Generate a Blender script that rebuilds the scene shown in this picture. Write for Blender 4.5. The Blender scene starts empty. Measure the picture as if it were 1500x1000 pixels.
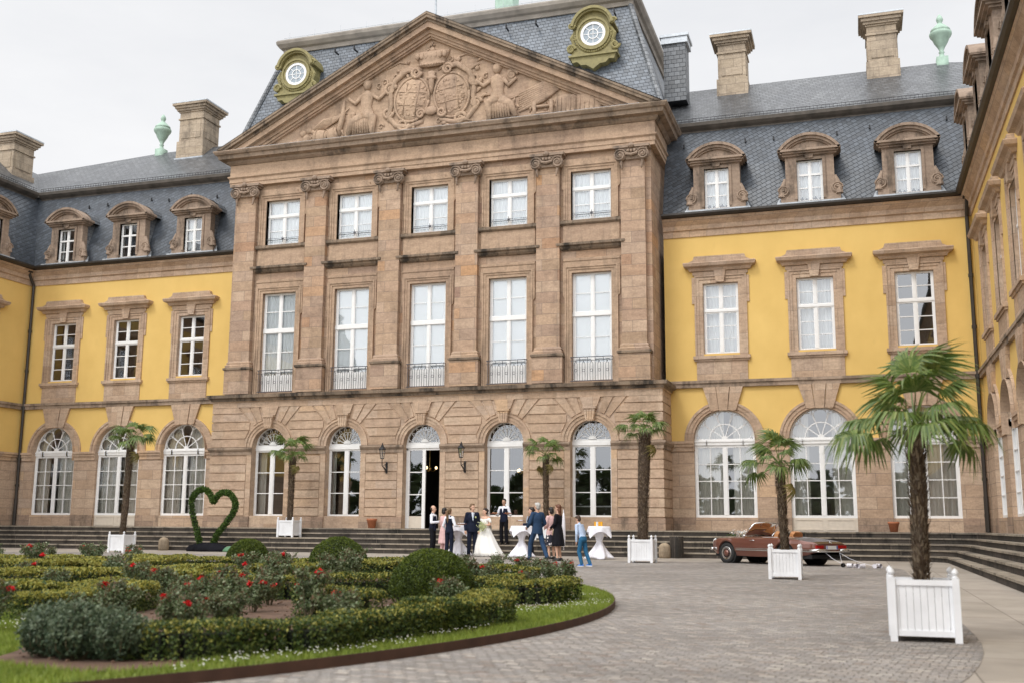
import bpy, math, random
import numpy as np
from mathutils import Vector, Matrix
PI = math.pi
R_ = math.radians
rnd = random.Random(7)
rng = np.random.default_rng(11)
SC = bpy.context.scene
COL = SC.collection

# ------------------------------------------------------------------ helpers
class MB:
    """collects faces for ONE mesh"""
    def __init__(s): s.v = []; s.f = []; s.m = []; s.M = None
    def vert(s, p):
        p = Vector(p)
        if s.M is not None: p = s.M @ p
        s.v.append(tuple(p)); return len(s.v)-1
    def poly(s, pts, m=0):
        i = [s.vert(p) for p in pts]; s.f.append(i); s.m.append(m)
    def box(s, x0, x1, y0, y1, z0, z1, m=0):
        i = [s.vert(p) for p in ((x0,y0,z0),(x1,y0,z0),(x1,y1,z0),(x0,y1,z0),(x0,y0,z1),(x1,y0,z1),(x1,y1,z1),(x0,y1,z1))]
        for q in ((0,3,2,1),(4,5,6,7),(0,1,5,4),(1,2,6,5),(2,3,7,6),(3,0,4,7)):
            s.f.append([i[k] for k in q]); s.m.append(m)
    def prism(s, pts, y0, y1, m=0):
        """polygon of (x,z) extruded from y0 (front) to y1"""
        n = len(pts)
        a = [s.vert((x, y0, z)) for x, z in pts]; b = [s.vert((x, y1, z)) for x, z in pts]
        s.f.append(a); s.m.append(m); s.f.append(b[::-1]); s.m.append(m)
        for k in range(n):
            j = (k+1) % n; s.f.append([a[j], a[k], b[k], b[j]]); s.m.append(m)
    def loft(s, rings, m=0, caps=True, closed=True):
        ids = [[s.vert(p) for p in r] for r in rings]
        for a, b in zip(ids, ids[1:]):
            n = len(a)
            for k in range(n if closed else n-1):
                j = (k+1) % n; s.f.append([a[k], a[j], b[j], b[k]]); s.m.append(m)
        if caps and closed:
            s.f.append(ids[0][::-1]); s.m.append(m); s.f.append(ids[-1]); s.m.append(m)
    def tube(s, pts, r, seg=6, m=0, flat=1.0):
        pts = [Vector(p) for p in pts]; n = len(pts)
        rs = r if isinstance(r, (list, tuple)) else [r]*n
        rings = []; prev = None
        for i, p in enumerate(pts):
            t = (pts[min(i+1, n-1)] - pts[max(i-1, 0)])
            if t.length < 1e-9: t = Vector((0, 0, 1))
            t.normalize()
            ref = prev if prev is not None else (Vector((0,0,1)) if abs(t.z) < .9 else Vector((1,0,0)))
            a = ref - t*ref.dot(t)
            if a.length < 1e-6: a = t.orthogonal()
            a.normalize(); b = t.cross(a); prev = a
            rings.append([p + (a*math.cos(2*PI*k/seg+PI/seg)*flat + b*math.sin(2*PI*k/seg+PI/seg))*rs[i] for k in range(seg)])
        s.loft(rings, m)
    def lathe(s, prof, c=(0,0,0), seg=16, m=0, sx=1, sy=1):
        rings = [[(c[0]+r*sx*math.cos(2*PI*k/seg), c[1]+r*sy*math.sin(2*PI*k/seg), c[2]+z) for k in range(seg)] for r, z in prof]
        s.loft(rings, m)
    def ell(s, c, r, m=0, seg=12, rg=8, M=None):
        rings = []
        for i in range(rg+1):
            a = -PI/2 + PI*i/rg; cr = max(math.cos(a), .01)
            ring = []
            for k in range(seg):
                p = Vector((r[0]*cr*math.cos(2*PI*k/seg), r[1]*cr*math.sin(2*PI*k/seg), r[2]*math.sin(a)))
                if M is not None: p = M @ p
                ring.append(p + Vector(c))
            rings.append(ring)
        s.loft(rings, m)
    def sweep(s, path, prof, m=0):
        """profile (out, z) swept along a 2D path, outward = right-hand side of travel"""
        P = [Vector((x, y)) for x, y in path]; n = len(P); rings = []
        for i, p in enumerate(P):
            def nr(a, b):
                d = (b-a).normalized(); return Vector((d.y, -d.x))
            if i == 0: o = nr(P[0], P[1])
            elif i == n-1: o = nr(P[-2], P[-1])
            else:
                a, b = nr(P[i-1], P[i]), nr(P[i], P[i+1]); o = (a+b); o = o/max(o.dot(a), .2)
            rings.append([(p.x+o.x*q, p.y+o.y*q, z) for q, z in prof])
        s.loft(rings, m)
    def build(s, name, mats, parent=None, smooth=False, loc=None):
        me = bpy.data.meshes.new(name)
        me.from_pydata(s.v, [], s.f)
        if not isinstance(mats, (list, tuple)): mats = [mats]
        for mt in mats: me.materials.append(mt)
        if len(mats) > 1: me.polygons.foreach_set('material_index', s.m)
        if smooth: me.polygons.foreach_set('use_smooth', [True]*len(s.f))
        me.update()
        o = bpy.data.objects.new(name, me); COL.objects.link(o)
        if parent: o.parent = parent
        if loc: o.location = loc
        return o

def tag(o, label=None, cat=None, group=None, kind=None):
    if label: o['label'] = label
    if cat: o['category'] = cat
    if group: o['group'] = group
    if kind: o['kind'] = kind
    return o
def empty(name, loc=(0,0,0), rz=0, **k):
    o = bpy.data.objects.new(name, None); COL.objects.link(o); o.empty_display_size = .2
    o.location = loc; o.rotation_euler = (0, 0, rz); tag(o, **k); return o
def copy_tree(o, parent=None):
    c = o.copy(); COL.objects.link(c); c.parent = parent
    for ch in list(o.children): copy_tree(ch, c)
    return c
def np_mesh(name, V, F, mats, mi=None, parent=None, smooth=False):
    """V (n,3), F (m,k) arrays"""
    me = bpy.data.meshes.new(name); k = F.shape[1]
    me.vertices.add(len(V)); me.vertices.foreach_set('co', V.astype(np.float32).ravel())
    me.loops.add(F.size); me.loops.foreach_set('vertex_index', F.astype(np.int32).ravel())
    me.polygons.add(len(F)); me.polygons.foreach_set('loop_start', np.arange(0, F.size, k, dtype=np.int32))
    me.polygons.foreach_set('loop_total', np.full(len(F), k, dtype=np.int32))
    for mt in (mats if isinstance(mats, (list, tuple)) else [mats]): me.materials.append(mt)
    if mi is not None: me.polygons.foreach_set('material_index', mi.astype(np.int32))
    if smooth: me.polygons.foreach_set('use_smooth', np.ones(len(F), dtype=bool))
    me.update(calc_edges=True)
    o = bpy.data.objects.new(name, me); COL.objects.link(o)
    if parent: o.parent = parent
    return o

# ------------------------------------------------------------------ materials
def newmat(name):
    m = bpy.data.materials.new(name); m.use_nodes = True
    nt = m.node_tree; return m, nt, nt.nodes['Principled BSDF'], nt.nodes['Material Output']
def N(nt, t, **k):
    n = nt.nodes.new(t)
    for a, b in k.items():
        if a in n.inputs: n.inputs[a].default_value = b
        else: setattr(n, a, b)
    return n
def L(nt, a, b): nt.links.new(a, b)
def ramp(nt, stops, interp='LINEAR'):
    n = nt.nodes.new('ShaderNodeValToRGB'); cr = n.color_ramp; cr.interpolation = interp
    while len(cr.elements) < len(stops): cr.elements.new(.5)
    for e, (p, c) in zip(cr.elements, stops):
        e.position = p; e.color = tuple(c)+(1,) if len(c) == 3 else c
    return n
def mixc(nt, fac, a, b, mode='MIX'):
    n = nt.nodes.new('ShaderNodeMix'); n.data_type = 'RGBA'; n.blend_type = mode
    for sock, v in ((n.inputs['Factor'], fac), (n.inputs['A'], a), (n.inputs['B'], b)):
        if isinstance(v, (int, float)): sock.default_value = v
        elif isinstance(v, tuple): sock.default_value = v+(1,) if len(v) == 3 else v
        else: L(nt, v, sock)
    return n.outputs['Result']
def simple(name, col, rough=.6, metal=0, noise=0, scale=8, spec=.5, bump=0):
    m, nt, b, o = newmat(name)
    b.inputs['Base Color'].default_value = (*col, 1); b.inputs['Roughness'].default_value = rough
    b.inputs['Metallic'].default_value = metal; b.inputs['Specular IOR Level'].default_value = spec
    if noise or bump:
        tc = N(nt, 'ShaderNodeTexCoord'); nz = N(nt, 'ShaderNodeTexNoise', Scale=scale, Detail=5.)
        L(nt, tc.outputs['Object'], nz.inputs['Vector'])
        if noise:
            rp = ramp(nt, [(.25, tuple(c*(1-noise) for c in col)), (.75, tuple(min(1, c*(1+noise*.5)) for c in col))])
            L(nt, nz.outputs['Fac'], rp.inputs['Fac']); L(nt, rp.outputs['Color'], b.inputs['Base Color'])
        if bump:
            bp = N(nt, 'ShaderNodeBump', Strength=bump, Distance=.02); L(nt, nz.outputs['Fac'], bp.inputs['Height']); L(nt, bp.outputs['Normal'], b.inputs['Normal'])
    return m
def block_coords(nt, mode='xz', sx=1, sz=1, rot=0):
    tc = N(nt, 'ShaderNodeTexCoord'); sp = N(nt, 'ShaderNodeSeparateXYZ'); L(nt, tc.outputs['Object'], sp.inputs[0])
    cb = N(nt, 'ShaderNodeCombineXYZ')
    if mode == 'xz':
        ad = N(nt, 'ShaderNodeMath', operation='ADD'); L(nt, sp.outputs['X'], ad.inputs[0]); L(nt, sp.outputs['Y'], ad.inputs[1])
        L(nt, ad.outputs[0], cb.inputs['X']); L(nt, sp.outputs['Z'], cb.inputs['Y'])
    else:
        L(nt, sp.outputs['X'], cb.inputs['X']); L(nt, sp.outputs['Y'], cb.inputs['Y'])
    mp = N(nt, 'ShaderNodeMapping'); mp.inputs['Scale'].default_value = (sx, sz, 1); mp.inputs['Rotation'].default_value = (0, 0, rot)
    L(nt, cb.outputs[0], mp.inputs['Vector']); return tc, mp.outputs['Vector']

def stone(name, tones, bw=1.15, bh=.42, soot=.25, sootcol=(.05, .042, .035), mortar=.008, green=0, bump=.5, streak=.3):
    m, nt, b, o = newmat(name)
    tc, vec = block_coords(nt)
    oi = N(nt, 'ShaderNodeObjectInfo')
    br = N(nt, 'ShaderNodeTexBrick', Scale=1., **{'Mortar Size': mortar, 'Brick Width': bw, 'Row Height': bh, 'Mortar Smooth': .3, 'Bias': 0.})
    br.inputs['Color1'].default_value = (0, 0, 0, 1); br.inputs['Color2'].default_value = (1, 1, 1, 1); br.inputs['Mortar'].default_value = (.5, .5, .5, 1)
    ofs = N(nt, 'ShaderNodeVectorMath', operation='ADD'); L(nt, vec, ofs.inputs[0])
    cb = N(nt, 'ShaderNodeCombineXYZ'); ml = N(nt, 'ShaderNodeMath', operation='MULTIPLY'); ml.inputs[1].default_value = 37.
    L(nt, oi.outputs['Random'], ml.inputs[0]); L(nt, ml.outputs[0], cb.inputs['X']); L(nt, cb.outputs[0], ofs.inputs[1])
    L(nt, ofs.outputs[0], br.inputs['Vector'])
    rp = ramp(nt, tones); L(nt, br.outputs['Color'], rp.inputs['Fac'])
    # bedding / mottling inside each block
    nz = N(nt, 'ShaderNodeTexNoise', Scale=2.2, Detail=8., Roughness=.65)
    mp = N(nt, 'ShaderNodeMapping'); mp.inputs['Scale'].default_value = (1, 1, 3.2); L(nt, tc.outputs['Object'], mp.inputs['Vector']); L(nt, mp.outputs[0], nz.inputs['Vector'])
    r2 = ramp(nt, [(.28, (.76, .73, .71)), (.5, (.97, .965, .96)), (.72, (1.13, 1.12, 1.1))]); L(nt, nz.outputs['Fac'], r2.inputs['Fac'])
    c = mixc(nt, 1., rp.outputs['Color'], r2.outputs['Color'], 'MULTIPLY')
    # soot and rain stains with a shape of their own
    n3 = N(nt, 'ShaderNodeTexNoise', Scale=.9, Detail=9., Roughness=.7)
    mp3 = N(nt, 'ShaderNodeMapping'); mp3.inputs['Scale'].default_value = (1.6, 1.6, .55); L(nt, tc.outputs['Object'], mp3.inputs['Vector'])
    L(nt, mp3.outputs[0], n3.inputs['Vector'])
    r3 = ramp(nt, [(.5, (0, 0, 0)), (.72, (soot*2.2,)*3)]); L(nt, n3.outputs['Fac'], r3.inputs['Fac'])
    c = mixc(nt, r3.outputs['Color'], c, sootcol)
    n4 = N(nt, 'ShaderNodeTexNoise', Scale=14., Detail=6.); L(nt, tc.outputs['Object'], n4.inputs['Vector'])
    r4 = ramp(nt, [(.3, (.86, .86, .86)), (.7, (1.1, 1.1, 1.1))]); L(nt, n4.outputs['Fac'], r4.inputs['Fac'])
    c = mixc(nt, 1., c, r4.outputs['Color'], 'MULTIPLY')
    c = mixc(nt, br.outputs['Fac'], c, (.2, .16, .13)) if mortar else c
    L(nt, c, b.inputs['Base Color']); b.inputs['Roughness'].default_value = .88; b.inputs['Specular IOR Level'].default_value = .25
    bp = N(nt, 'ShaderNodeBump', Strength=bump, Distance=.012)
    sb = N(nt, 'ShaderNodeMath', operation='SUBTRACT'); L(nt, n4.outputs['Fac'], sb.inputs[0]); L(nt, br.outputs['Fac'], sb.inputs[1])
    L(nt, sb.outputs[0], bp.inputs['Height']); L(nt, bp.outputs['Normal'], b.inputs['Normal'])
    return m

T_tan = [(0, (.40, .285, .195)), (.25, (.47, .335, .235)), (.45, (.42, .29, .21)), (.62, (.50, .37, .27)), (.8, (.37, .265, .20)), (.90, (.46, .31, .21)), (.96, (.50, .30, .165)), (1, (.33, .22, .17))]
T_pink = [(0, (.42, .30, .21)), (.3, (.51, .375, .27)), (.55, (.455, .33, .24)), (.75, (.54, .41, .30)), (.9, (.47, .355, .27)), (1, (.55, .385, .25))]
M = {}
M['tan'] = stone('sandstone_tan', T_tan, 1.3, .46, .16)
M['tanplain'] = stone('sandstone_trim', [(0, (.42, .30, .21)), (.5, (.47, .34, .24)), (1, (.40, .285, .205))], 1.9, 3.0, .25, mortar=0)
M['pink'] = stone('sandstone_pink', T_pink, 1.25, .45, .10)
M['rust'] = stone('sandstone_rusticated', T_pink, 1.5, .372, .14, mortar=0)
M['trim'] = stone('sandstone_trim_pink', T_pink, .7, .8, .12, mortar=.005)
M['ledge'] = stone('sandstone_weathered', [(0, (.20, .155, .115)), (.5, (.29, .22, .16)), (1, (.16, .13, .10))], 1.2, 2., .75, mortar=0)
M['plinth'] = stone('sandstone_plinth', [(0, (.38, .27, .2)), (.5, (.30, .22, .165)), (1, (.44, .32, .23))], 1.3, .6, .4)
M['chim'] = stone('sandstone_chimney', [(0, (.40, .325, .24)), (.5, (.47, .385, .29)), (1, (.33, .27, .205))], .8, .42, .30)
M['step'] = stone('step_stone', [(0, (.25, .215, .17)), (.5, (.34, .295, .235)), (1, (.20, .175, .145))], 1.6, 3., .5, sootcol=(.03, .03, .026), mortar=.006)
M['riser'] = stone('step_riser_shaded', [(0, (.05, .044, .038)), (.5, (.075, .064, .055)), (1, (.038, .034, .03))], 1.6, 3., .6, sootcol=(.02, .02, .018), mortar=.006)  # step stone again, shade of the recessed risers put into its colour
M['bollard'] = stone('bollard_stone', [(0, (.3, .24, .17)), (1, (.38, .3, .21))], 3, 3, .3, mortar=0)

def mk_yellow():
    m, nt, b, o = newmat('yellow_render')
    tc = N(nt, 'ShaderNodeTexCoord'); nz = N(nt, 'ShaderNodeTexNoise', Scale=.6, Detail=6., Roughness=.6); L(nt, tc.outputs['Object'], nz.inputs['Vector'])
    rp = ramp(nt, [(.3, (.67, .455, .150)), (.7, (.74, .515, .18))]); L(nt, nz.outputs['Fac'], rp.inputs['Fac'])
    n2 = N(nt, 'ShaderNodeTexNoise', Scale=3., Detail=8.); mp = N(nt, 'ShaderNodeMapping'); mp.inputs['Scale'].default_value = (.45, .45, .25)
    L(nt, tc.outputs['Object'], mp.inputs['Vector']); L(nt, mp.outputs[0], n2.inputs['Vector'])
    r2 = ramp(nt, [(.3, (.97, .965, .95)), (.65, (1.01, 1.01, 1.01)), (.80, (.90, .89, .865))]); L(nt, n2.outputs['Fac'], r2.inputs['Fac'])
    L(nt, mixc(nt, 1., rp.outputs['Color'], r2.outputs['Color'], 'MULTIPLY'), b.inputs['Base Color'])
    b.inputs['Roughness'].default_value = .9; b.inputs['Specular IOR Level'].default_value = .2
    n5 = N(nt, 'ShaderNodeTexNoise', Scale=60., Detail=3.); L(nt, tc.outputs['Object'], n5.inputs['Vector'])
    bp = N(nt, 'ShaderNodeBump', Strength=.25, Distance=.004); L(nt, n5.outputs['Fac'], bp.inputs['Height']); L(nt, bp.outputs['Normal'], b.inputs['Normal'])
    return m
M['yellow'] = mk_yellow()

def mk_slate(name, mode, bw, bh, rot, base=(.075, .088, .105), rough=.42):
    m, nt, b, o = newmat(name)
    tc, vec = block_coords(nt, mode, rot=rot)
    br = N(nt, 'ShaderNodeTexBrick', Scale=1., **{'Mortar Size': .012, 'Brick Width': bw, 'Row Height': bh, 'Mortar Smooth': .6, 'Bias': 0.})
    br.inputs['Color1'].default_value = (0, 0, 0, 1); br.inputs['Color2'].default_value = (1, 1, 1, 1); br.inputs['Mortar'].default_value = (.4, .4, .4, 1)
    L(nt, vec, br.inputs['Vector'])
    rp = ramp(nt, [(0, tuple(c*.72 for c in base)), (.5, base), (1, tuple(c*1.35 for c in base))]); L(nt, br.outputs['Color'], rp.inputs['Fac'])
    nz = N(nt, 'ShaderNodeTexNoise', Scale=.7, Detail=8., Roughness=.65); L(nt, tc.outputs['Object'], nz.inputs['Vector'])
    r2 = ramp(nt, [(.3, (.8, .8, .8)), (.7, (1.25, 1.22, 1.15))]); L(nt, nz.outputs['Fac'], r2.inputs['Fac'])
    c = mixc(nt, 1., rp.outputs['Color'], r2.outputs['Color'], 'MULTIPLY')
    c = mixc(nt, br.outputs['Fac'], c, (.032, .036, .042))
    L(nt, c, b.inputs['Base Color']); b.inputs['Roughness'].default_value = rough; b.inputs['Specular IOR Level'].default_value = .55
    # every slate tilts out towards its lower edge
    sp = N(nt, 'ShaderNodeSeparateXYZ'); L(nt, vec, sp.inputs[0])
    dv = N(nt, 'ShaderNodeMath', operation='DIVIDE'); dv.inputs[1].default_value = bh; L(nt, sp.outputs['Y'], dv.inputs[0])
    fr = N(nt, 'ShaderNodeMath', operation='FRACT'); L(nt, dv.outputs[0], fr.inputs[0])
    ad = N(nt, 'ShaderNodeMath', operation='ADD'); L(nt, fr.outputs[0], ad.inputs[0]); L(nt, br.outputs['Fac'], ad.inputs[1])
    ad2 = N(nt, 'ShaderNodeMath', operation='MULTIPLY_ADD'); L(nt, br.outputs['Color'], ad2.inputs[0]); ad2.inputs[1].default_value = -.4; L(nt, ad.outputs[0], ad2.inputs[2])
    bp = N(nt, 'ShaderNodeBump', Strength=.6, Distance=.03, invert=True); L(nt, ad2.outputs[0], bp.inputs['Height']); L(nt, bp.outputs['Normal'], b.inputs['Normal'])
    return m
M['slate'] = mk_slate('slate_mansard', 'xz', .24, .15, R_(-24), base=(.058, .069, .086))
M['slate_att'] = mk_slate('slate_attic', 'xz', .24, .17, R_(-3), base=(.10, .118, .145))
M['slate_up'] = mk_slate('slate_upper', 'xy', .26, .15, R_(-8), base=(.085, .09, .098), rough=.38)
M['slate_v'] = mk_slate('slate_cladding', 'xz', .26, .2, 0, base=(.12, .13, .145), rough=.45)
M['white'] = simple('white_paint', (.80, .80, .79), .45, noise=.05, scale=5)
M['whitewood'] = simple('white_painted_wood', (.78, .79, .81), .5, noise=.13, scale=3.5, bump=.15)
M['beige'] = simple('pale_door_paint', (.62, .55, .46), .6, noise=.08)
M['lead'] = simple('lead_flashing', (.42, .45, .48), .45, metal=.3, noise=.3, scale=6)
M['zinc'] = simple('zinc_flashing', (.5, .53, .56), .4, metal=.4, noise=.2)
M['gutter'] = simple('dark_gutter', (.035, .028, .022), .5, noise=.4, scale=3)
M['iron'] = simple('wrought_iron', (.02, .02, .022), .5, metal=.3)
M['rail'] = simple('railing_iron', (.06, .062, .075), .5, metal=.2)
M['copper'] = simple('verdigris_copper', (.36, .49, .40), .7, noise=.25, scale=4, bump=.2)
M['olive'] = simple('olive_painted_zinc', (.25, .215, .085), .6, noise=.3, scale=7, bump=.3)
M['room'] = simple('room_wall', (.50, .46, .40), .9, noise=.1, scale=2)
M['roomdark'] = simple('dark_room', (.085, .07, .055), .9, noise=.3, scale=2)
M['curtain'] = simple('sky_white_curtain', (.93, .95, .97), .9)  # white cloth also stands in for sky mirrored in the upper panes
M['drape'] = simple('grey_drape', (.66, .63, .57), .9)
M['terracotta'] = simple('terracotta', (.42, .15, .07), .8, noise=.2)
M['black'] = simple('black_rubber', (.015, .015, .015), .6)
def mk_glass():
    m, nt, b, o = newmat('window_glass'); nt.nodes.remove(b)
    tr = N(nt, 'ShaderNodeBsdfTransparent'); tr.inputs[0].default_value = (.96, .98, .97, 1)
    gl = N(nt, 'ShaderNodeBsdfGlossy'); gl.inputs['Roughness'].default_value = .015; gl.inputs['Color'].default_value = (.95, .97, 1, 1)
    fr = N(nt, 'ShaderNodeFresnel', IOR=1.5); mt = N(nt, 'ShaderNodeMath', operation='MULTIPLY_ADD'); mt.inputs[1].default_value = 1.7; mt.inputs[2].default_value = .12; mt.use_clamp = True
    L(nt, fr.outputs[0], mt.inputs[0])
    tc = N(nt, 'ShaderNodeTexCoord'); nz = N(nt, 'ShaderNodeTexNoise', Scale=1.1, Detail=1.); L(nt, tc.outputs['Object'], nz.inputs['Vector'])
    bp = N(nt, 'ShaderNodeBump', Strength=.12, Distance=.015); L(nt, nz.outputs['Fac'], bp.inputs['Height']); L(nt, bp.outputs[0], gl.inputs['Normal'])
    mx = N(nt, 'ShaderNodeMixShader'); L(nt, mt.outputs[0], mx.inputs[0]); L(nt, tr.outputs[0], mx.inputs[1]); L(nt, gl.outputs[0], mx.inputs[2])
    L(nt, mx.outputs[0], o.inputs['Surface']); return m
M['glass'] = mk_glass()

# ------------------------------------------------------------------ camera, light, sky
cam = bpy.data.cameras.new('camera'); co = bpy.data.objects.new('camera', cam); COL.objects.link(co); SC.camera = co
y_, t_, r_ = R_(-17.871), R_(9.779), R_(.381)
f_ = Vector((math.sin(y_)*math.cos(t_), math.cos(y_)*math.cos(t_), math.sin(t_)))
ri = Vector((math.cos(y_), -math.sin(y_), 0)); up = ri.cross(f_)
r2_ = ri*math.cos(r_)+up*math.sin(r_); u2_ = up*math.cos(r_)-ri*math.sin(r_)
co.matrix_world = Matrix(((r2_.x, u2_.x, -f_.x, 17.263), (r2_.y, u2_.y, -f_.y, -41.716), (r2_.z, u2_.z, -f_.z, 1.08), (0, 0, 0, 1)))
cam.sensor_width = 36; cam.lens = 36*1564.8/1500; cam.clip_end = 1000; cam.clip_start = .1
cam.dof.use_dof = True; cam.dof.focus_distance = 39; cam.dof.aperture_fstop = 1.8

w = bpy.data.worlds.new('World'); SC.world = w; w.use_nodes = True
nt = w.node_tree; bg = nt.nodes['Background']
sky = N(nt, 'ShaderNodeTexSky', sky_type='NISHITA', sun_disc=False); sky.sun_elevation = R_(52); sky.sun_rotation = R_(205)
tc = N(nt, 'ShaderNodeTexCoord'); nz = N(nt, 'ShaderNodeTexNoise', Scale=2.4, Detail=6., Roughness=.55)
mp = N(nt, 'ShaderNodeMapping'); mp.inputs['Scale'].default_value = (1, 1, 3.); L(nt, tc.outputs['Generated'], mp.inputs['Vector']); L(nt, mp.outputs[0], nz.inputs['Vector'])
rp = ramp(nt, [(.3, (9.7, 9.85, 10.2)), (.7, (11.6, 11.6, 11.7))]); L(nt, nz.outputs['Fac'], rp.inputs['Fac'])
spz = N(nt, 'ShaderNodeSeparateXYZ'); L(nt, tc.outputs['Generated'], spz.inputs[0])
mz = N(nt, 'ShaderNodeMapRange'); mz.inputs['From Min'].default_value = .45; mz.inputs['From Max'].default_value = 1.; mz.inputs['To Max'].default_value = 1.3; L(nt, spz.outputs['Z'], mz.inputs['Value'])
my = N(nt, 'ShaderNodeMapRange'); my.inputs['From Min'].default_value = -.1; my.inputs['From Max'].default_value = -.9; my.inputs['To Max'].default_value = 1.5; L(nt, spz.outputs['Y'], my.inputs['Value'])  # extra sky brightness added behind the camera to lift the facade
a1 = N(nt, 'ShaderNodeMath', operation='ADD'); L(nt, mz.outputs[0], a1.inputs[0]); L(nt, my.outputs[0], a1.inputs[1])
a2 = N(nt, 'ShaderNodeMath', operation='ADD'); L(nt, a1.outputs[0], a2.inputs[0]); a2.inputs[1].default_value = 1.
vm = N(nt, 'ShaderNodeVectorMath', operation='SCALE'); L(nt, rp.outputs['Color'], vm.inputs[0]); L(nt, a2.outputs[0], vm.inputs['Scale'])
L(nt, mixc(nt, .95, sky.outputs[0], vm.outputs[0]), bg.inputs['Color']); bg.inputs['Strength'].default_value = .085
sl = bpy.data.lights.new('sun', 'SUN'); sl.energy = 1.3; sl.angle = R_(14); sl.color = (1, .96, .9)
so = bpy.data.objects.new('sun', sl); COL.objects.link(so); so.location = (0, -20, 60)
so.rotation_euler = (R_(38), 0, R_(-25))
SC.view_settings.view_transform = 'Standard'; SC.view_settings.look = 'None'; SC.view_settings.gamma = 1; SC.view_settings.exposure = .02
SC.cycles.transparent_max_bounces = 12; SC.cycles.max_bounces = 7
# ------------------------------------------------------------------ architecture builders
def wall(mb, x0, x1, z0, z1, ops, yf=0., dep=.24, m=0, seg=18):
    """ops: (cx, hw, zb, zt, arch) ; sheet wall with reveals"""
    xs = sorted({x0, x1} | {min(max(o[0]+s*o[1], x0), x1) for o in ops for s in (-1, 1)})
    for a, b in zip(xs, xs[1:]):
        if b-a < 1e-6: continue
        mid = (a+b)/2; here = sorted([o for o in ops if abs(mid-o[0]) < o[1]], key=lambda o: o[2]); z = z0
        for cx, hw, zb, zt, arch in here:
            if zb > z+1e-6:
                mb.poly([(a, yf, z), (b, yf, z), (b, yf, zb), (a, yf, zb)], m)
                mb.poly([(a, yf, zb), (b, yf, zb), (b, yf+dep, zb), (a, yf+dep, zb)], m)
            top = min(zt, z1)
            for x in (a, b): mb.poly([(x, yf, max(zb, z0)), (x, yf+dep, max(zb, z0)), (x, yf+dep, top), (x, yf, top)], m)
            z = top
            if arch:
                zc = zt+hw
                ta = math.acos(max(-1, min(1, (cx-a)/hw))); tb = math.acos(max(-1, min(1, (cx-b)/hw)))
                P = [(cx-hw*math.cos(ta+(tb-ta)*k/seg), zt+hw*math.sin(ta+(tb-ta)*k/seg)) for k in range(seg+1)]
                for (xa, za), (xb, zb2) in zip(P, P[1:]):
                    mb.poly([(xa, yf, za), (xb, yf, zb2), (xb, yf, zc), (xa, yf, zc)], m)
                    mb.poly([(xa, yf, za), (xb, yf, zb2), (xb, yf+dep, zb2), (xa, yf+dep, za)], m)
                z = zc
            elif zt < z1: mb.poly([(a, yf, zt), (b, yf, zt), (b, yf+dep, zt), (a, yf+dep, zt)], m)
        if z < z1-1e-6: mb.poly([(a, yf, z), (b, yf, z), (b, yf, z1), (a, yf, z1)], m)

def arch_ring(mb, r0, r1, zc, y0, y1, seg=20, a0=0, a1=PI, m=0, cx=0):
    for k in range(seg):
        a, b = a0+(a1-a0)*k/seg, a0+(a1-a0)*(k+1)/seg
        p = [(cx+r*math.cos(t), zc+r*math.sin(t)) for r, t in ((r0, a), (r1, a), (r1, b), (r0, b))]
        F = [(x, y0, z) for x, z in p]; B = [(x, y1, z) for x, z in p]
        mb.poly(F[::-1], m); mb.poly([F[1], F[2], B[2], B[1]], m); mb.poly([F[0], B[0], B[3], F[3]], m)
        if k == 0: mb.poly([F[0], F[1], B[1], B[0]], m)
        if k == seg-1: mb.poly([F[3], B[3], B[2], F[2]], m)

def frame_rect(mb, hw, z0, z1, y, t=.09, d=.07, m=0):
    mb.box(-hw, -hw+t, y, y+d, z0, z1, m); mb.box(hw-t, hw, y, y+d, z0, z1, m)
    mb.box(-hw+t, hw-t, y, y+d, z0, z0+t, m); mb.box(-hw+t, hw-t, y, y+d, z1-t, z1, m)

def sash(mb, hw, z0, z1, y, cols, rows, post=.11, t=.085, bar=.035):
    """two leaves side by side, each `cols` x `rows` panes"""
    frame_rect(mb, hw, z0, z1, y, t)
    mb.box(-post/2, post/2, y-.015, y+.07, z0+t, z1-t)
    zs = [z0+t+(z1-z0-2*t)*k/rows for k in range(1, rows)]
    xs = []
    for s in (-1, 1):
        a, b = (-hw+t, -post/2) if s < 0 else (post/2, hw-t)
        for k in range(1, cols): xs.append(a+(b-a)*k/cols)
        for z in zs: mb.box(a, b, y+.01, y+.05, z-bar/2, z+bar/2)
        # lapped leaf frame
        mb.box(a, a+.035, y+.006, y+.055, z0+t, z1-t); mb.box(b-.035, b, y+.006, y+.055, z0+t, z1-t)
    for x in xs: mb.box(x-bar/2, x+bar/2, y+.014, y+.048, z0+t, z1-t)

def arc_pts(cx, cz, r, a0, a1, y, n=9): return [(cx+r*math.cos(a0+(a1-a0)*k/n), y, cz+r*math.sin(a0+(a1-a0)*k/n)) for k in range(n+1)]

def drapes(hw, z0, z1, y, l, r, top=0.):
    """pleated drapes covering fractions l and r of the opening"""
    mb = MB()
    for a, b in ((-hw, -hw+2*hw*l), (hw-2*hw*r, hw)):
        if b-a < .03: continue
        n = max(6, int((b-a)/.045)); pts = [(a+(b-a)*k/n, y+.020*math.sin(k*1.9)+.012*math.sin(k*.7)) for k in range(n+1)]
        for (x, v), (x2, v2) in zip(pts, pts[1:]): mb.poly([(x, v, z0), (x2, v2, z0), (x2, v2, z1), (x, v, z1)])
    if top: mb.poly([(-hw, y-.03, z1-top), (hw, y-.03, z1-top), (hw, y-.03, z1), (-hw, y-.03, z1)])
    return mb

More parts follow.
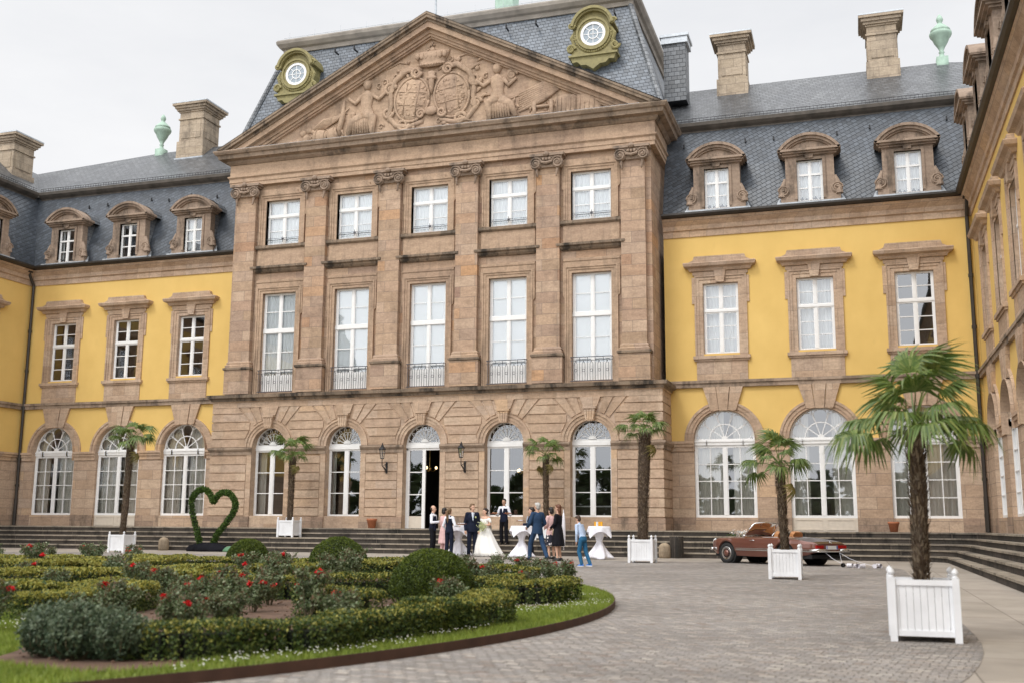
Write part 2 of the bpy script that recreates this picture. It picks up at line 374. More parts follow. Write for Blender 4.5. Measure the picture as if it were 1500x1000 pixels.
def surround_rect(mb, hw, z0, z1, t, y0, ears=0.0, foot=True):
    """moulded frame with ears round an opening (three stepped bands)"""
    for k, (i0, i1, yy) in enumerate(((0, t*.45, y0+.05), (t*.45, t*.78, y0+.02), (t*.78, t, y0-.015))):
        mb.box(-hw-i1, -hw-i0, yy, .03, z0, z1+i1); mb.box(hw+i0, hw+i1, yy, .03, z0, z1+i1)
        mb.box(-hw-i0, hw+i0, yy, .03, z1+i0, z1+i1)
    s_ = .012
    if y0 > -.09:
        mb.box(-hw-.001, -hw+s_, .02, .15, z0, z1); mb.box(hw-s_, hw+.001, .02, .15, z0, z1); mb.box(-hw+s_, hw-s_, .02, .15, z1-s_, z1+.001); mb.box(-hw+s_, hw-s_, .02, .15, 8.021, 8.035)
    if ears:
        for s in (-1, 1):
            a, b = sorted((s*(hw+t), s*(hw+t+ears))); mb.box(a, b, y0-.015, .03, z1-.75, z1+t)

# --- templates ------------------------------------------------------
def make_wing_upper(parent, x, cur):
    hw, z0, z1 = .719, 8.022, 10.943
    f = MB(); zt = 9.78
    sash(f, hw, z0, zt, .15, 1, 3); sash(f, hw, zt+.03, z1, .15, 1, 2); f.box(-hw, hw, .12, .22, zt-.03, zt+.06)
    o = f.build('window', M['white'], parent, loc=(x, 0, 0))
    g = MB(); g.poly([(-hw, .19, z0), (hw, .19, z0), (hw, .19, z1), (-hw, .19, z1)]); g.build('pane', M['glass'], o)
    s = MB(); surround_rect(s, hw, 7.93, z1, .34, -.06)
    s.box(-hw-.42, hw+.42, -.16, .03, 7.8, 7.93); s.box(-hw-.38, hw+.38, -.10, .03, 7.72, 7.80)  # sill
    s.box(-hw-.30, hw+.30, -.05, .03, 6.93, 7.72)                                              # apron
    s.prism([(-.16, 10.96), (.16, 10.96), (.24, 11.45), (-.24, 11.45)], -.14, .02)             # keystone
    for s_ in (-1, 1):
        a, b = sorted((s_*(hw+.34), s_*(hw+.44))); s.box(a, b, -.045, .03, 10.1, 11.2)
    s.box(-hw-.40, hw+.40, -.07, .03, 11.29, 11.42)
    s.sweep([(-hw-.42, .02), (-hw-.42, -.04), (hw+.42, -.04), (hw+.42, .02)][::1], [(-.03, 11.42), (.10, 11.45), (.16, 11.56), (.30, 11.62), (.34, 11.74), (.30, 11.78), (-.03, 11.80)])
    s.prism([(-hw-.62, 11.78), (hw+.62, 11.78), (hw+.36, 11.90), (hw+.30, 12.06), (-hw-.30, 12.06), (-hw-.36, 11.90)], -.2, .02)
    s.build('window_surround', M['trim'], o)
    c = drapes(hw+.1, z0-.1, z1+.2, .55, *cur)
    if c.f: c.build('curtain', M['curtain'], o)
    return o

def make_wing_arch(parent, x, door, cur, zfloor=.955):
    R, zs, zb = 1.216, 4.533, 1.464
    f = MB(); y = .14
    sash(f, R, zb, zs-.2, y, 2, 4, post=.13, t=.1)
    f.box(-R, R, y-.05, y+.09, zs-.2, zs-.08); f.box(-R, R, y-.08, y+.07, zs-.08, zs-.02); f.box(-R, R, y-.03, y+.07, zs-.02, zs+.05)
    arch_ring(f, R-.1, R, zs+.03, y, y+.07)
    arch_ring(f, 0.001, .12, zs+.05, y-.03, y+.06, 8)
    f.tube(arc_pts(0, zs+.03, R*.5, .05, PI-.05, y+.03, 16), .028, 4)
    for k in range(6):
        a = PI*(k)/5; 
        if 0 < k < 5: f.tube([(0, y+.03, zs+.05), (math.cos(a)*R*.93, y+.03, zs+.03+math.sin(a)*R*.93)], .024, 4)
    for k in range(5):
        a = PI*(k+.5)/5; cx, cz = math.cos(a)*R*.70, zs+.03+math.sin(a)*R*.70
        f.tube(arc_pts(cx, cz, R*.235, a-2.2, a+2.2, y+.03, 12), .022, 4)
    o = f.build('arched_window', M['white'], parent, loc=(x, 0, 0))
    g = MB(); P = [(-R, .185, zb)]+[(R, .185, zb)]+[(R*math.cos(PI*k/16), .185, zs+R*math.sin(PI*k/16)) for k in range(17)]
    g.poly(P); g.build('pane', M['glass'], o)
    s = MB()
    for r0, r1, yy in ((R, R+.13, -.02), (R+.13, R+.27, -.05), (R+.27, R+.37, -.09)): arch_ring(s, r0, r1, 4.50, yy, .03, 24, .0, PI)
    arch_ring(s, R-.012, R+.002, 4.533, -.16, .14, 24)
    for q in (-1, 1):
        u, v = sorted((q*(R-.013), q*(R+.003))); s.box(u, v, -.155, .13, 4.09, 4.533)
    s.build('arch_surround', M['trim'], o)
    k = MB()
    for a, b in ((-1, -.36), (-.33, .33), (.36, 1)):
        yy = -.17 if a == -.33 else -.13
        k.prism([(a*.5, 5.70), (b*.5, 5.70), (b*.8, 6.65), (a*.8, 6.65)], yy, .03)
    k.build('keystone', M['trim'], o)
    if door:
        p = MB(); p.box(-R, R, y, y+.06, zfloor, zb)
        for s_ in (-1, 1):
            a, b = sorted((s_*.08, s_*(R-.1))); frame = .03
            p.box(a, b, y-.02, y, zfloor+.05, zfloor+.09); p.box(a, b, y-.02, y, zb-.09, zb-.05)
            p.box(a, a+.04, y-.018, y, zfloor+.09, zb-.09); p.box(b-.04, b, y-.018, y, zfloor+.09, zb-.09)
        p.build('door_panel', M['beige'], o)
    c = drapes(R, 1.3, zs+1.2, .42, *cur)
    if c.f: c.build('curtain', M['drape'], o)
    return o

def make_dormer(parent, x, cur=(.5, .5)):
    """stone dormer standing on the eaves in front of the mansard slope"""
    b = MB(); zb = 13.95; yf = -.02
    b.box(-.95, -.50, yf, .35, zb+.2, 15.86); b.box(.50, .95, yf, .35, zb+.2, 15.86); b.box(-.50, .50, yf, .35, 15.72, 15.86)
    b.box(-.62, .62, yf-.05, .1, 15.72, 15.83); b.box(-.62, -.50, yf-.05, .1, 14.1, 15.72); b.box(.50, .62, yf-.05, .1, 14.1, 15.72)
    b.prism([(-.14, 15.78), (.14, 15.78), (.2, 16.12), (-.2, 16.12)], yf-.11, yf+.01)
    b.box(-.97, .97, yf-.02, .35, 15.86, 16.10)
    b.box(-1.16, -.52, yf-.02, .3, zb, zb+.28); b.box(.52, 1.16, yf-.02, .3, zb, zb+.28); b.box(-.52, .52, yf-.03, .3, zb-.02, zb+.06)
    for s in (-1, 1):                                            # volutes at the foot
        cx = s*1.03
        b.tube([(cx+s*.08, yf+.05, zb+.28), (cx+s*.02, yf+.05, zb+.75), (cx-s*.06, yf+.05, zb+1.05)], [.17, .12, .06], 8)
        sp = []
        for k in range(26):
            a = k*.52; r = .225-.0075*k; sp.append((cx+s*r*math.cos(a), yf-.06, zb+.52+r*math.sin(a)))
        b.tube(sp, .033, 5); b.lathe([(.0, -.02), (.06, 0), (.03, .02)], (cx, yf-.08, zb+.52), 8)
        M0 = Matrix.Translation((cx, yf+.0, zb+.5)) @ Matrix.Rotation(PI/2, 4, 'X'); b.M = M0; b.lathe([(.21, -.1), (.23, 0), (.19, .05)], (0, 0, 0), 14); b.M = None
    # curved hood: segmental cornice
    W, zc0, rise = 1.22, 16.10, .68; Rr = (W*W+rise*rise)/(2*rise); zc = zc0+rise-Rr; a0 = math.asin((Rr-rise)/Rr)
    for dr0, dr1, yy in ((-.09, .02, -.28), (-.20, -.09, -.2), (-.27, -.20, -.12)):
        arch_ring(b, Rr+dr0, Rr+dr1, zc, yf+yy, .5, 16, a0, PI-a0)
    b.box(-W, W, yf-.28, .5, zc0-.04, zc0+.05); b.box(-W+.08, W-.08, yf-.2, .45, zc0-.12, zc0-.04); b.box(-W+.16, W-.16, yf-.1, .4, zc0-.2, zc0-.12)
    T = [(-W+.1, zc0+.04)]+[((Rr-.26)*math.cos(a), zc+(Rr-.26)*math.sin(a)) for a in [PI-a0-(PI-2*a0)*k/10 for k in range(1, 10)]]+[(W-.1, zc0+.04)]
    b.prism(T, yf-.04, .4)
    o = b.build('dormer', M['dorm'], parent, loc=(x, -.30, 0))
    f = MB(); sash(f, .50, 14.01, 15.72, .1, 1, 1, post=.08, t=.06)
    for z in (14.58, 15.12): f.box(-.5, .5, .105, .15, z-.022, z+.022)
    f.box(-.5, .5, .09, .16, 15.09, 15.17); f.build('window_frame', M['white'], o)
    g = MB(); g.poly([(-.5, .14, 14.01), (.5, .14, 14.01), (.5, .14, 15.72), (-.5, .14, 15.72)]); g.build('pane', M['glass'], o)
    c = drapes(.52, 13.98, 15.75, .3, *cur)
    if c.f: c.build('curtain', M['curtain'], o)
    s = MB(); h = 1.0
    for sx in (-1, 1): s.poly([(sx*.93, .3, zb), (sx*.93, 1.5, zb), (sx*.93, 1.5, 16.1), (sx*.93, .3, 16.1)])
    A = [(1.2*math.cos(a), 16.08+.70*math.sin(a)) for a in [PI*k/12 for k in range(13)]]
    for (xa, za), (xb, zb_) in zip(A, A[1:]): s.poly([(xa, .3, za), (xb, .3, zb_), (xb, 1.9, zb_), (xa, 1.9, za)])
    s.poly([(-.93, .9, zb), (.93, .9, zb), (.93, .9, 16.1), (-.93, .9, 16.1)])
    s.build('dormer_cheeks', M['slate_v'], o)
    l = MB(); l.box(-1.3, 1.3, -.22, .2, zb-.06, zb); l.poly([(-1.36, .02, zb-.02), (-1.16, .01, zb-.02), (-1.16, .24, zb+.34), (-1.22, .24, zb+.34)]); l.poly([(1.36, .02, zb-.02), (1.16, .01, zb-.02), (1.16, .24, zb+.34), (1.22, .24, zb+.34)])
    l.build('lead_flashing', M['lead'], o)
    return o
M['dorm'] = stone('sandstone_dormer', [(0, (.30, .225, .17)), (.5, (.37, .28, .215)), (1, (.25, .19, .145))], 1.2, 2, .5, mortar=0)

def chimney(parent, x, y, z, w=.62, h=2.7, slate=False):
    c = MB(); w2 = w*.85
    if slate:
        c.box(x-.5, x+.5, y-.5, y+.5, z, z+h); o = c.build('chimney', M['slate_v'], parent)
        k = MB(); k.box(x-.6, x+.6, y-.6, y+.6, z+h-.35, z+h-.02); k.box(x-.66, x+.66, y-.66, y+.66, z+h-.05, z+h+.08); k.build('chimney_cap', M['zinc'], o)
        return o
    def sq(r): return [(x-r, y+r), (x-r, y-r), (x+r, y-r), (x+r, y+r), (x-r, y+r)]
    c.box(x-w-.08, x+w+.08, y-w-.08, y+w+.08, z-1., z+.45); c.box(x-w, x+w, y-w, y+w, z+.45, z+h-.5)
    for s in (-1, 1):
        if s > 0: c.box(x-w+.16, x+w-.16, y-w-.03, y-w, z+.62, z+h-1.05)
        c.box(x+w, x+w+.03, y-w+.16, y+w-.16, z+.62, z+h-1.05) if s > 0 else c.box(x-w-.03, x-w, y-w+.16, y+w-.16, z+.62, z+h-1.05)
    for r, a, b in ((w+.06, h-.92, h-.84), (w+.06, h-.5, h-.42), (w+.14, h-.42, h-.3), (w+.22, h-.3, h-.16), (w+.32, h-.16, h-.04)): c.box(x-r, x+r, y-r, y+r, z+a, z+b)
    o = c.build('chimney', M['chim'], parent)
    k = MB(); r = w+.33; k.box(x-r, x+r, y-r, y+r, z+h-.04, z+h+.03); k.build('chimney_cap', M['zinc'], o)
    l = MB(); l.box(x-w-.14, x+w+.14, y-w-.14, y+w+.14, z-.9, z-.5); l.build('lead_flashing', M['lead'], o)
    return o

def urn(parent, x, y, z):
    u = MB(); u.box(x-.24, x+.24, y-.24, y+.24, z-.5, z+.3)
    u.lathe([(.20, .3), (.12, .36), (.09, .5), (.13, .56), (.08, .62), (.16, .8), (.28, 1.0), (.36, 1.2), (.44, 1.3), (.47, 1.38), (.47, 1.46), (.38, 1.52), (.42, 1.56), (.40, 1.62), (.24, 1.78), (.13, 1.88), (.09, 1.95), (.13, 2.02), (.15, 2.1), (.11, 2.22), (.03, 2.34)], (x, y, z), 20)
    return u.build('roof_urn', M['copper'], parent, smooth=True)

def downpipe(parent, x, y, z0, z1, side=1):
    d = MB(); d.tube([(x, y, z0), (x, y, z1-1.0), (x, y, z1-.75), (x-.0*side, y-.3, z1-.3), (x, y-.42, z1)], .075, 8)
    for z in (z0+.6, 2.9, 4.2, 6.75, 8.6, 10.6): d.tube([(x, y, z-.06), (x, y, z+.06)], .1, 8)
    d.tube([(x, y, z0), (x, y, z0+1.3)], .09, 8); d.box(x-.14, x+.14, y-.55, y-.28, z1-.15, z1+.12)
    return d.build('downpipe', M['gutter'], parent)

def room(parent, xa, xb, z0, z1, y0, dep, mat, name='interior', cols=()):
    m = MB()
    m.poly([(xa, y0+dep, z0), (xb, y0+dep, z0), (xb, y0+dep, z1), (xa, y0+dep, z1)])
    m.poly([(xa, y0, z0), (xb, y0, z0), (xb, y0+dep, z0), (xa, y0+dep, z0)]); m.poly([(xa, y0, z1), (xb, y0, z1), (xb, y0+dep, z1), (xa, y0+dep, z1)])
    for x in (xa, xb)+tuple(cols): m.poly([(x, y0, z0), (x, y0+dep, z0), (x, y0+dep, z1), (x, y0, z1)])
    return m.build(name, mat, parent)

def wing(name, label, loc, rz, xa, xb, cs, doors=(), curU={}, curA={}, corner=0, ridge=(), pipes=(), dorms=None, dormcur={}):
    """two storey yellow wing; local facade plane y=0. corner=+1/-1: inner corner at xb / xa"""
    W = empty(name, loc, rz, label=label, cat='palace wing')
    R = 1.216
    m = MB(); wall(m, xa, xb, .95, 4.3, [(c, R, .95 if c in doors else 1.464, 4.3, False) for c in cs], 0, .24)
    m.build('stone_wall', M['pink'], W)
    m = MB(); wall(m, xa, xb, 4.3, 12.95, [(c, R, 4.3, 4.533, True) for c in cs]+[(c, .719, 8.022, 10.943, False) for c in cs], 0, .24)
    m.build('yellow_wall', M['yellow'], W)
    m = MB(); e = [xa]+[v for c in sorted(cs) for v in (c-R, c+R)]+[xb]
    for a, b in zip(e[::2], e[1::2]):
        if b-a > .02:
            m = MB(); m.box(a, b, -.045, .02, 4.1, 4.28); m.box(a, b, -.10, .02, 4.28, 4.40); m.box(a, b, -.15, .02, 4.40, 4.50)
            m.build('impost_band', M['trim'], W); m = MB(); m.box(a, b, -.02, .02, .95, 1.47); m.build('plinth', M['plinth'], W)
    m = MB(); m.box(xa, xb, -.12, .02, 6.65, 6.82); m.box(xa, xb, -.17, .02, 6.82, 6.93); m.build('string_course', M['ledge2'], W)
    m = MB()
    prof = [(-.03, 12.95), (.05, 12.95), (.05, 13.2), (.12, 13.24), (.13, 13.42), (.3, 13.6), (.36, 13.7), (-.03, 13.7)]
    m.sweep([(xa, 0), (xb, 0)], prof); m.build('cornice', M['trim'], W)
    m = MB(); m.sweep([(xa, 0), (xb, 0)], [(-.02, 13.72), (.48, 13.72), (.56, 13.8), (.56, 13.88), (.5, 13.88), (.44, 13.8), (-.02, 13.82)]); m.build('gutter', M['gutter'], W)
    # mansard slope + eave + upper roof
    yb, zb = 1.6, 18.3
    ia, ib = (xa, xb); fa = fb = 0
    lo_a, lo_b, hi_a, hi_b = xa, xb, xa, xb
    if corner > 0: lo_b, hi_b = xb-.1, xb+yb
    if corner < 0: lo_a, hi_a = xa+.1, xa-yb
    m = MB(); n = 40
    for k in range(n):   # gently curved slope
        pass
    S = []
    for t in [0, .12, .3, .5, .75, 1]:
        S.append((-.1+(yb+.1)*(t-.10*math.sin(PI*t)), 13.83+(zb-13.83)*t, lo_a+(hi_a-lo_a)*(t), lo_b+(hi_b-lo_b)*(t)))
    for (y0, z0, a0, b0), (y1, z1, a1, b1) in zip(S, S[1:]): m.poly([(a0, y0, z0), (b0, y0, z0), (b1, y1, z1), (a1, y1, z1)])
    roof = m.build('roof', M['slate'], W)
    m = MB(); q = .35
    ea, eb = hi_a+(q if corner < 0 else 0), hi_b-(q if corner > 0 else 0)
    m.sweep([(ea, yb), (eb, yb)], [(-.1, zb-.42), (.1, zb-.40), (.14, zb-.2), (.26, zb-.12), (.36, zb-.02), (.38, zb+.12), (.30, zb+.16), (-.1, zb+.18)])
    m.build('roof_eave', M['eave'], roof)
    m = MB()
    if ridge:
        (ux, uz), (vx, vy, vz) = ridge     # urn end of the ridge, top of the valley
        far = xa if corner > 0 else xb
        ye = yb-.3
        m.poly([(far, ye, zb+.14), (ux, ye, zb+.14), (ux, 4.4, uz), (far, 4.4, uz)])
        m.poly([(ux, ye, zb+.14), (hi_b-.3 if corner > 0 else hi_a+.3, ye, zb+.14), (vx, vy, vz), (ux, 4.4, uz)])
        m.poly([(far, 4.4, uz), (ux, 4.4, uz), (ux, 8, 18.), (far, 8, 18.)]); m.poly([(ux, 4.4, uz), (vx, vy, vz), (vx+(8 if corner > 0 else -8), 8, 18.), (ux, 8, 18.)])
    else:
        zr = 20.5; yr = 3.7
        la, lb = hi_a, hi_b
        ra, rb = (la+(0), lb) if not corner else ((la, lb+2.1) if corner > 0 else (la-2.1, lb))
        m.poly([(la, yb-.3, zb+.14), (lb, yb-.3, zb+.14), (rb, yr, zr), (ra, yr, zr)]); m.poly([(ra, yr, zr), (rb, yr, zr), (lb, 7., 18.), (la, 7., 18.)])
    m.build('upper_roof', M['slate_up'], roof)
    # snow guard along the eave
    m = MB(); x0, x1 = ea, eb; n = int((x1-x0)/.16)
    for zz in (.25, .36): m.tube([(x0, yb-.22, zb+zz), (x1, yb-.22, zb+zz)], .012, 4)
    for k in range(n): m.box(x0+k*.16, x0+k*.16+.012, yb-.226, yb-.214, zb+.12, zb+.37)
    m.build('snow_guard', M['iron'], roof)
    # roof hooks
    m = MB()
    r0 = random.Random(len(name))
    for k in range(int((xb-xa)/1.3)):
        x = xa+.8+k*1.3+r0.uniform(-.2, .2); z = 17.2+r0.uniform(-.15, .15); yy = -.1+(yb+.1)*(z-13.83)/4.47
        m.box(x-.03, x+.03, yy-.16, yy, z, z+.05); m.box(x-.03, x+.03, yy-.18, yy-.13, z, z+.16)
    m.build('roof_hooks', M['iron'], roof)
    for i, c in enumerate(cs):
        make_wing_upper(W, c, curU.get(i, (0, 0)))
        make_wing_arch(W, c, c in doors, curA.get(i, (.25, .25)))
    for i, c in enumerate(dorms if dorms is not None else cs): make_dormer(W, c, dormcur.get(i, (.5, .5)))
    for x in pipes: downpipe(W, x, -.12, .97, 13.7)
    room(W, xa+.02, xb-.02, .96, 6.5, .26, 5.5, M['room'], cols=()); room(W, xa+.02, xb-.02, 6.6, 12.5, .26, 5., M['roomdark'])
    return W, roof
M['ledge2'] = stone('string_course_stone', [(0, (.30, .23, .17)), (.5, (.38, .29, .22)), (1, (.25, .19, .14))], 1.3, 2., .45, mortar=.003)
M['eave'] = simple('slate_grey_eave', (.10, .085, .07), .7, noise=.5, scale=2.5)

d = -.319; a_, b_ = 12.568, 3.724
RX = [round(d+a_+k*b_, 3) for k in range(3)]; LX = [round(d-a_-k*b_, 3) for k in range(3)]
WR, roofR = wing('palace_wing', 'yellow palace wing right of the stone centre, behind the open convertible car', (0, 1.6, 0), 0,
     9.95, 21.9, RX, doors=(RX[1],), curU={0: (.5, .5), 1: (.5, .5), 2: (0, 0)}, curA={0: (.48, .38), 1: (.30, .34), 2: (.40, .48)}, corner=1, ridge=((21.6, 21.2), (25.6, 3.7, 20.5)), pipes=(21.72,))  # curtains on two upper windows replace the sky mirrored in their panes
WL, roofL = wing('palace_wing', 'yellow palace wing left of the stone centre, behind the green heart', (0, 1.6, 0), 0,
     -22.5, -9.95, LX, doors=(LX[1],), curU={}, curA={0: (.36, .46), 1: (.40, .45), 2: (.30, .48)}, corner=-1, ridge=((-18.5, 21.2), (-26.2, 3.7, 20.5)), pipes=(-22.32,), dormcur={0: (.5, .3), 1: (.1, .2), 2: (.2, .2)})
cR = [3.2+3.75*k for k in range(5)]
SR, roofSR = wing('palace_side_wing', 'yellow palace side wing seen at a steep angle along the right edge', (21.9, 1.6, 0), R_(-90), 0, 48, cR, corner=-1, curA={})
SL, roofSL = wing('palace_side_wing', 'yellow palace side wing at the left edge, beyond the corner downpipe', (-22.5, 1.6, 0), R_(90), -40, 0, [-v for v in cR], corner=1, curA={})
chimney(roofR, 12.62, 4.3, 20.85, h=2.6); chimney(roofR, 19.15, 4.3, 20.85, h=2.6)
chimney(roofL, -16.1, 4.3, 20.9, w=.74, h=2.6); urn(roofR, 21.62, 4.4, 21.1); urn(roofL, -18.55, 4.4, 21.1)
chimney(roofSL, 1.1, 3.05, 19.1, w=.72, h=2.5)
def skylight(p, x, y, z):
    m = MB(); m.M = Matrix.Translation((x, y, z)) @ Matrix.Rotation(R_(45), 4, 'X'); m.box(-.3, .3, -.3, .3, 0, .1); m.box(-.36, .36, -.36, -.3, 0, .12); m.build('skylight', M['zinc'], p)
skylight(roofR, 15.6, 1.6+.75, 19.05); skylight(roofL, -15.6, 2.4, 19.1); skylight(roofL, -21.0, 2.4, 19.1)

# ------------------------------------------------------------------ central block (world coordinates)
CB = empty('palace', (0, 0, 0), 0, label='tall sandstone palace centre with pilasters and a carved triangular pediment', cat='palace')
S = 3.615; cx5 = [(k-2)*S for k in range(5)]
YG = -.35; HG, HU = 10.1, 9.75
m = MB(); wall(m, -HG, HG, .95, 6.2, [(c, .83, .95 if k == 2 else 1.448, 4.465, True) for k, c in enumerate(cx5)], YG, .62)
for s in (-1, 1): m.poly([(s*HG, YG, .95), (s*HG, 1.65, .95), (s*HG, 1.65, 6.2), (s*HG, YG, 6.2)])
m.build('ground_floor_wall', M['rustbase'] if 'rustbase' in M else M['rust'], CB)
# rusticated courses
m = MB(); nz_ = 13; zz0, hh = 1.46, .372
def halfw(z): 
    r = 1.2
    if z <= 4.465: return .83+.26
    if z > 5.36: return .80+(z-5.36)*.907
    return math.sqrt(max(0, r*r-(z-4.465)**2)) if z-4.465 < r else 0
for k in range(nz_):
    a, b = zz0+k*hh, zz0+(k+1)*hh-.045
    if 4.05 < (a+b)/2 < 4.42: continue
    if b > 6.17: b = 6.17
    if a > b-.1: break
    ed = [(-HG-.04, -HG-.04)]
    for c in cx5:
        wa, wb = halfw(a), halfw(b)
        if wa <= 0: continue
        if a > 4.4: wa += .04; wb = max(wb+.04, .04)
        ed += [(c-wa, c-wb), (c+wa, c+wb)]
    ed.append((HG+.04, HG+.04))
    for (p0, p1), (q0, q1) in zip(ed[::2], ed[1::2]): m.prism([(p0, a), (q0, a), (q1, b), (p1, b)], YG-.04, YG+.01)
    m.box(HG, HG+.04, YG+.01, 1.6, a, b)
for c in cx5:          # voussoirs fanning round each arch
    for q0, q1 in ((48, 60), (60, 73), (107, 120), (120, 132)):
        t0_, t1_ = R_(q0)+.022, R_(q1)-.022
        P_ = [(c+1.18*math.cos(t0_), 4.465+1.18*math.sin(t0_)), (c+1.7/math.tan(t0_), 6.165), (c+1.7/math.tan(t1_), 6.165), (c+1.18*math.cos(t1_), 4.465+1.18*math.sin(t1_))]
        m.prism(P_, YG-.043, YG+.01)
m.build('rusticated_courses', M['rust'], CB)
m = MB(); e = [-HG]+[v for c in cx5 for v in (c-.83, c+.83)]+[HG]
for i, (a, b) in enumerate(zip(e[::2], e[1::2])):
    pth = [(a, YG), (b, YG)] if b < HG else [(a, YG), (b, YG), (b, 1.6)]
    if a <= -HG: pth = [(a, 1.6), (a, YG), (b, YG)]
    m = MB(); m.sweep(pth, [(-.01, 4.09), (.05, 4.09), (.06, 4.22), (.11, 4.27), (.15, 4.33), (.15, 4.40), (-.01, 4.42)])
    m.build('impost_band', M['ledge2'], CB)
    m = MB(); m.box(a, b, YG-.07, YG+.01, .951, 1.42); m.build('plinth', M['plinth'], CB)
m = MB(); m.box(HG, HG+.07, YG-.07, 1.58, .951, 1.42); m.build('plinth', M['plinth'], CB)
# string course between the floors
m = MB(); pth = [(-HG, 1.6), (-HG, YG), (HG, YG), (HG, 1.6)]
m.sweep(pth, [(-.02, 6.18), (.04, 6.18), (.04, 6.42), (.09, 6.46), (-.02, 6.5)]); m.build('frieze_band', M['trim'], CB)
m = MB(); m.sweep(pth, [(-.3, 6.46), (.10, 6.46), (.13, 6.56), (.25, 6.60), (.27, 6.74), (-.6, 6.8)]); m.build('string_course', M['ledge'], CB)
m = MB(); wall(m, -HU, HU, 6.7, 16.6, [(c, .836, 6.915, 11.364, False) for c in cx5]+[(c, .86, 13.62, 15.718, False) for c in cx5], 0, .26)
for s in (-1, 1): m.poly([(s*HU, 0, 6.7), (s*HU, 10, 6.7), (s*HU, 10, 18.1), (s*HU, 0, 18.1)])
m.build('upper_wall', M['tan'], CB)

def central_upper(x):
    hw, z0, z1 = .86, 13.62, 15.718
    f = MB(); sash(f, hw, z0, 14.98, .16, 1, 2); sash(f, hw, 15.0, z1, .16, 1, 1); f.box(-hw, hw, .13, .24, 14.94, 15.06)
    o = f.build('window', M['white'], CB, loc=(x, 0, 0))
    g = MB(); g.poly([(-hw, .2, z0), (hw, .2, z0), (hw, .2, z1), (-hw, .2, z1)]); g.build('pane', M['glass'], o)
    drapes(hw+.05, z0-.05, z1+.05, .33, .5, .5).build('curtain', M['curtain'], o)  # white behind the pane doubles as painted sky reflection
    s = MB(); surround_rect(s, hw, z0, z1, .30, -.10)
    s.box(-1.24, 1.24, -.05, .03, z1+.18, z1+.55); s.box(-.75, .75, -.10, -.04, z1+.30, z1+.42)
    for q in (-1, 1): s.prism([(q*1.16, 14.9), (q*1.24, 15.0), (q*1.24, z1+.3), (q*1.16, z1+.3)], -.085, .03)
    s.box(-1.2, 1.2, -.06, .03, 12.62, 13.4)
    s.build('window_surround', M['tanplain'], o)
    l = MB(); l.sweep([(-1.22, 0.02), (-1.22, -.05), (1.22, -.05), (1.22, .02)], [(-.05, 13.4), (.05, 13.4), (.12, 13.46), (.13, 13.58), (-.05, 13.61)])
    l.sweep([(-1.2, .02), (-1.2, -.05), (1.2, -.05), (1.2, .02)], [(-.05, 12.30), (.04, 12.32), (.12, 12.40), (.14, 12.46), (.24, 12.50), (.25, 12.60), (-.05, 12.64)])
    l.build('sill', M['ledge'], o)
    r = MB(); r.tube([(-hw, .04, 13.86), (hw, .04, 13.86)], .014, 5); r.tube([(-hw, .04, 13.93), (hw, .04, 13.93)], .010, 5); r.tube([(0, .04, 13.76), (0, .04, 14.03)], .012, 5); r.ell((0, .04, 13.9), (.06, .02, .06)); r.build('window_guard', M['rail'], o)
    return o
def central_main(x):
    hw, z0, z1 = .836, 6.915, 11.364
    f = MB(); sash(f, hw, z0, 9.62, .16, 1, 3); sash(f, hw, 9.68, z1, .16, 1, 2); f.box(-hw, hw, .12, .24, 9.56, 9.74)
    f.box(-hw+.08, hw-.08, .17, .19, z0+.08, z0+.75)
    o = f.build('window', M['white'], CB, loc=(x, 0, 0))
    g = MB(); g.poly([(-hw, .2, z0), (hw, .2, z0), (hw, .2, z1), (-hw, .2, z1)]); g.build('pane', M['glass'], o)
    if x > -6:
        bl = MB(); n_ = 12; bl.loft([[(-hw-.05+(2*hw+.1)*k/n_, .29+.006*math.sin(k*.9+zz), zz) for k in range(n_+1)] for zz in (z0-.05, 8.4, 9.6, z1+.05)], closed=False); bl.build('sky_white_blind', M['curtain'], o, smooth=True)  # plain white sheet, standing in for flat sky reflection in the panes
    else: drapes(hw+.05, z0-.05, z1+.05, .30, .5, .5).build('curtain', M['curtain'], o)
    s = MB(); surround_rect(s, hw, 6.8, z1, .28, -.10)
    s.box(-1.2, 1.2, -.04, .03, z1+.28, z1+.62); s.box(-1.2, 1.2, -.07, -.03, z1+.5, z1+.6)
    for q in (-1, 1): s.prism([(q*1.12, 10.3), (q*1.2, 10.4), (q*1.2, z1+.28), (q*1.12, z1+.28)], -.085, .03)
    s.build('window_surround', M['tanplain'], o)
    r = MB(); y = -.13; zb, zt = 6.86, 7.86
    r.box(-hw-.05, hw+.05, y-.02, y+.02, zt-.03, zt); r.box(-hw-.05, hw+.05, y-.015, y+.015, zb, zb+.03); r.box(-hw-.05, hw+.05, y-.01, y+.01, zt-.17, zt-.15)
    n = 5
    for k in range(n*2+1):
        xx = -hw+.02+(2*hw-.04)*k/(n*2)
        if k % 2: r.tube([(xx-.055, y, zb+.0), (xx-.06, y, zb+.35), (xx-.06, y, zt-.3), (xx, y, zt-.17)], .011, 4); r.tube([(xx+.055, y, zb+.0), (xx+.06, y, zb+.35), (xx+.06, y, zt-.3), (xx, y, zt-.17)], .011, 4); r.tube(arc_pts(xx, zb+.44, .055, 0, 2*PI, y, 10), .01, 4)
        else: r.tube([(xx, y, zb), (xx, y, zt)], .012, 4)
    for q in (-1, 1): r.box(q*(hw+.03)-.012, q*(hw+.03)+.012, y, .1, zt-.03, zt)
    r.build('balcony_railing', M['rail'], o)
    return o
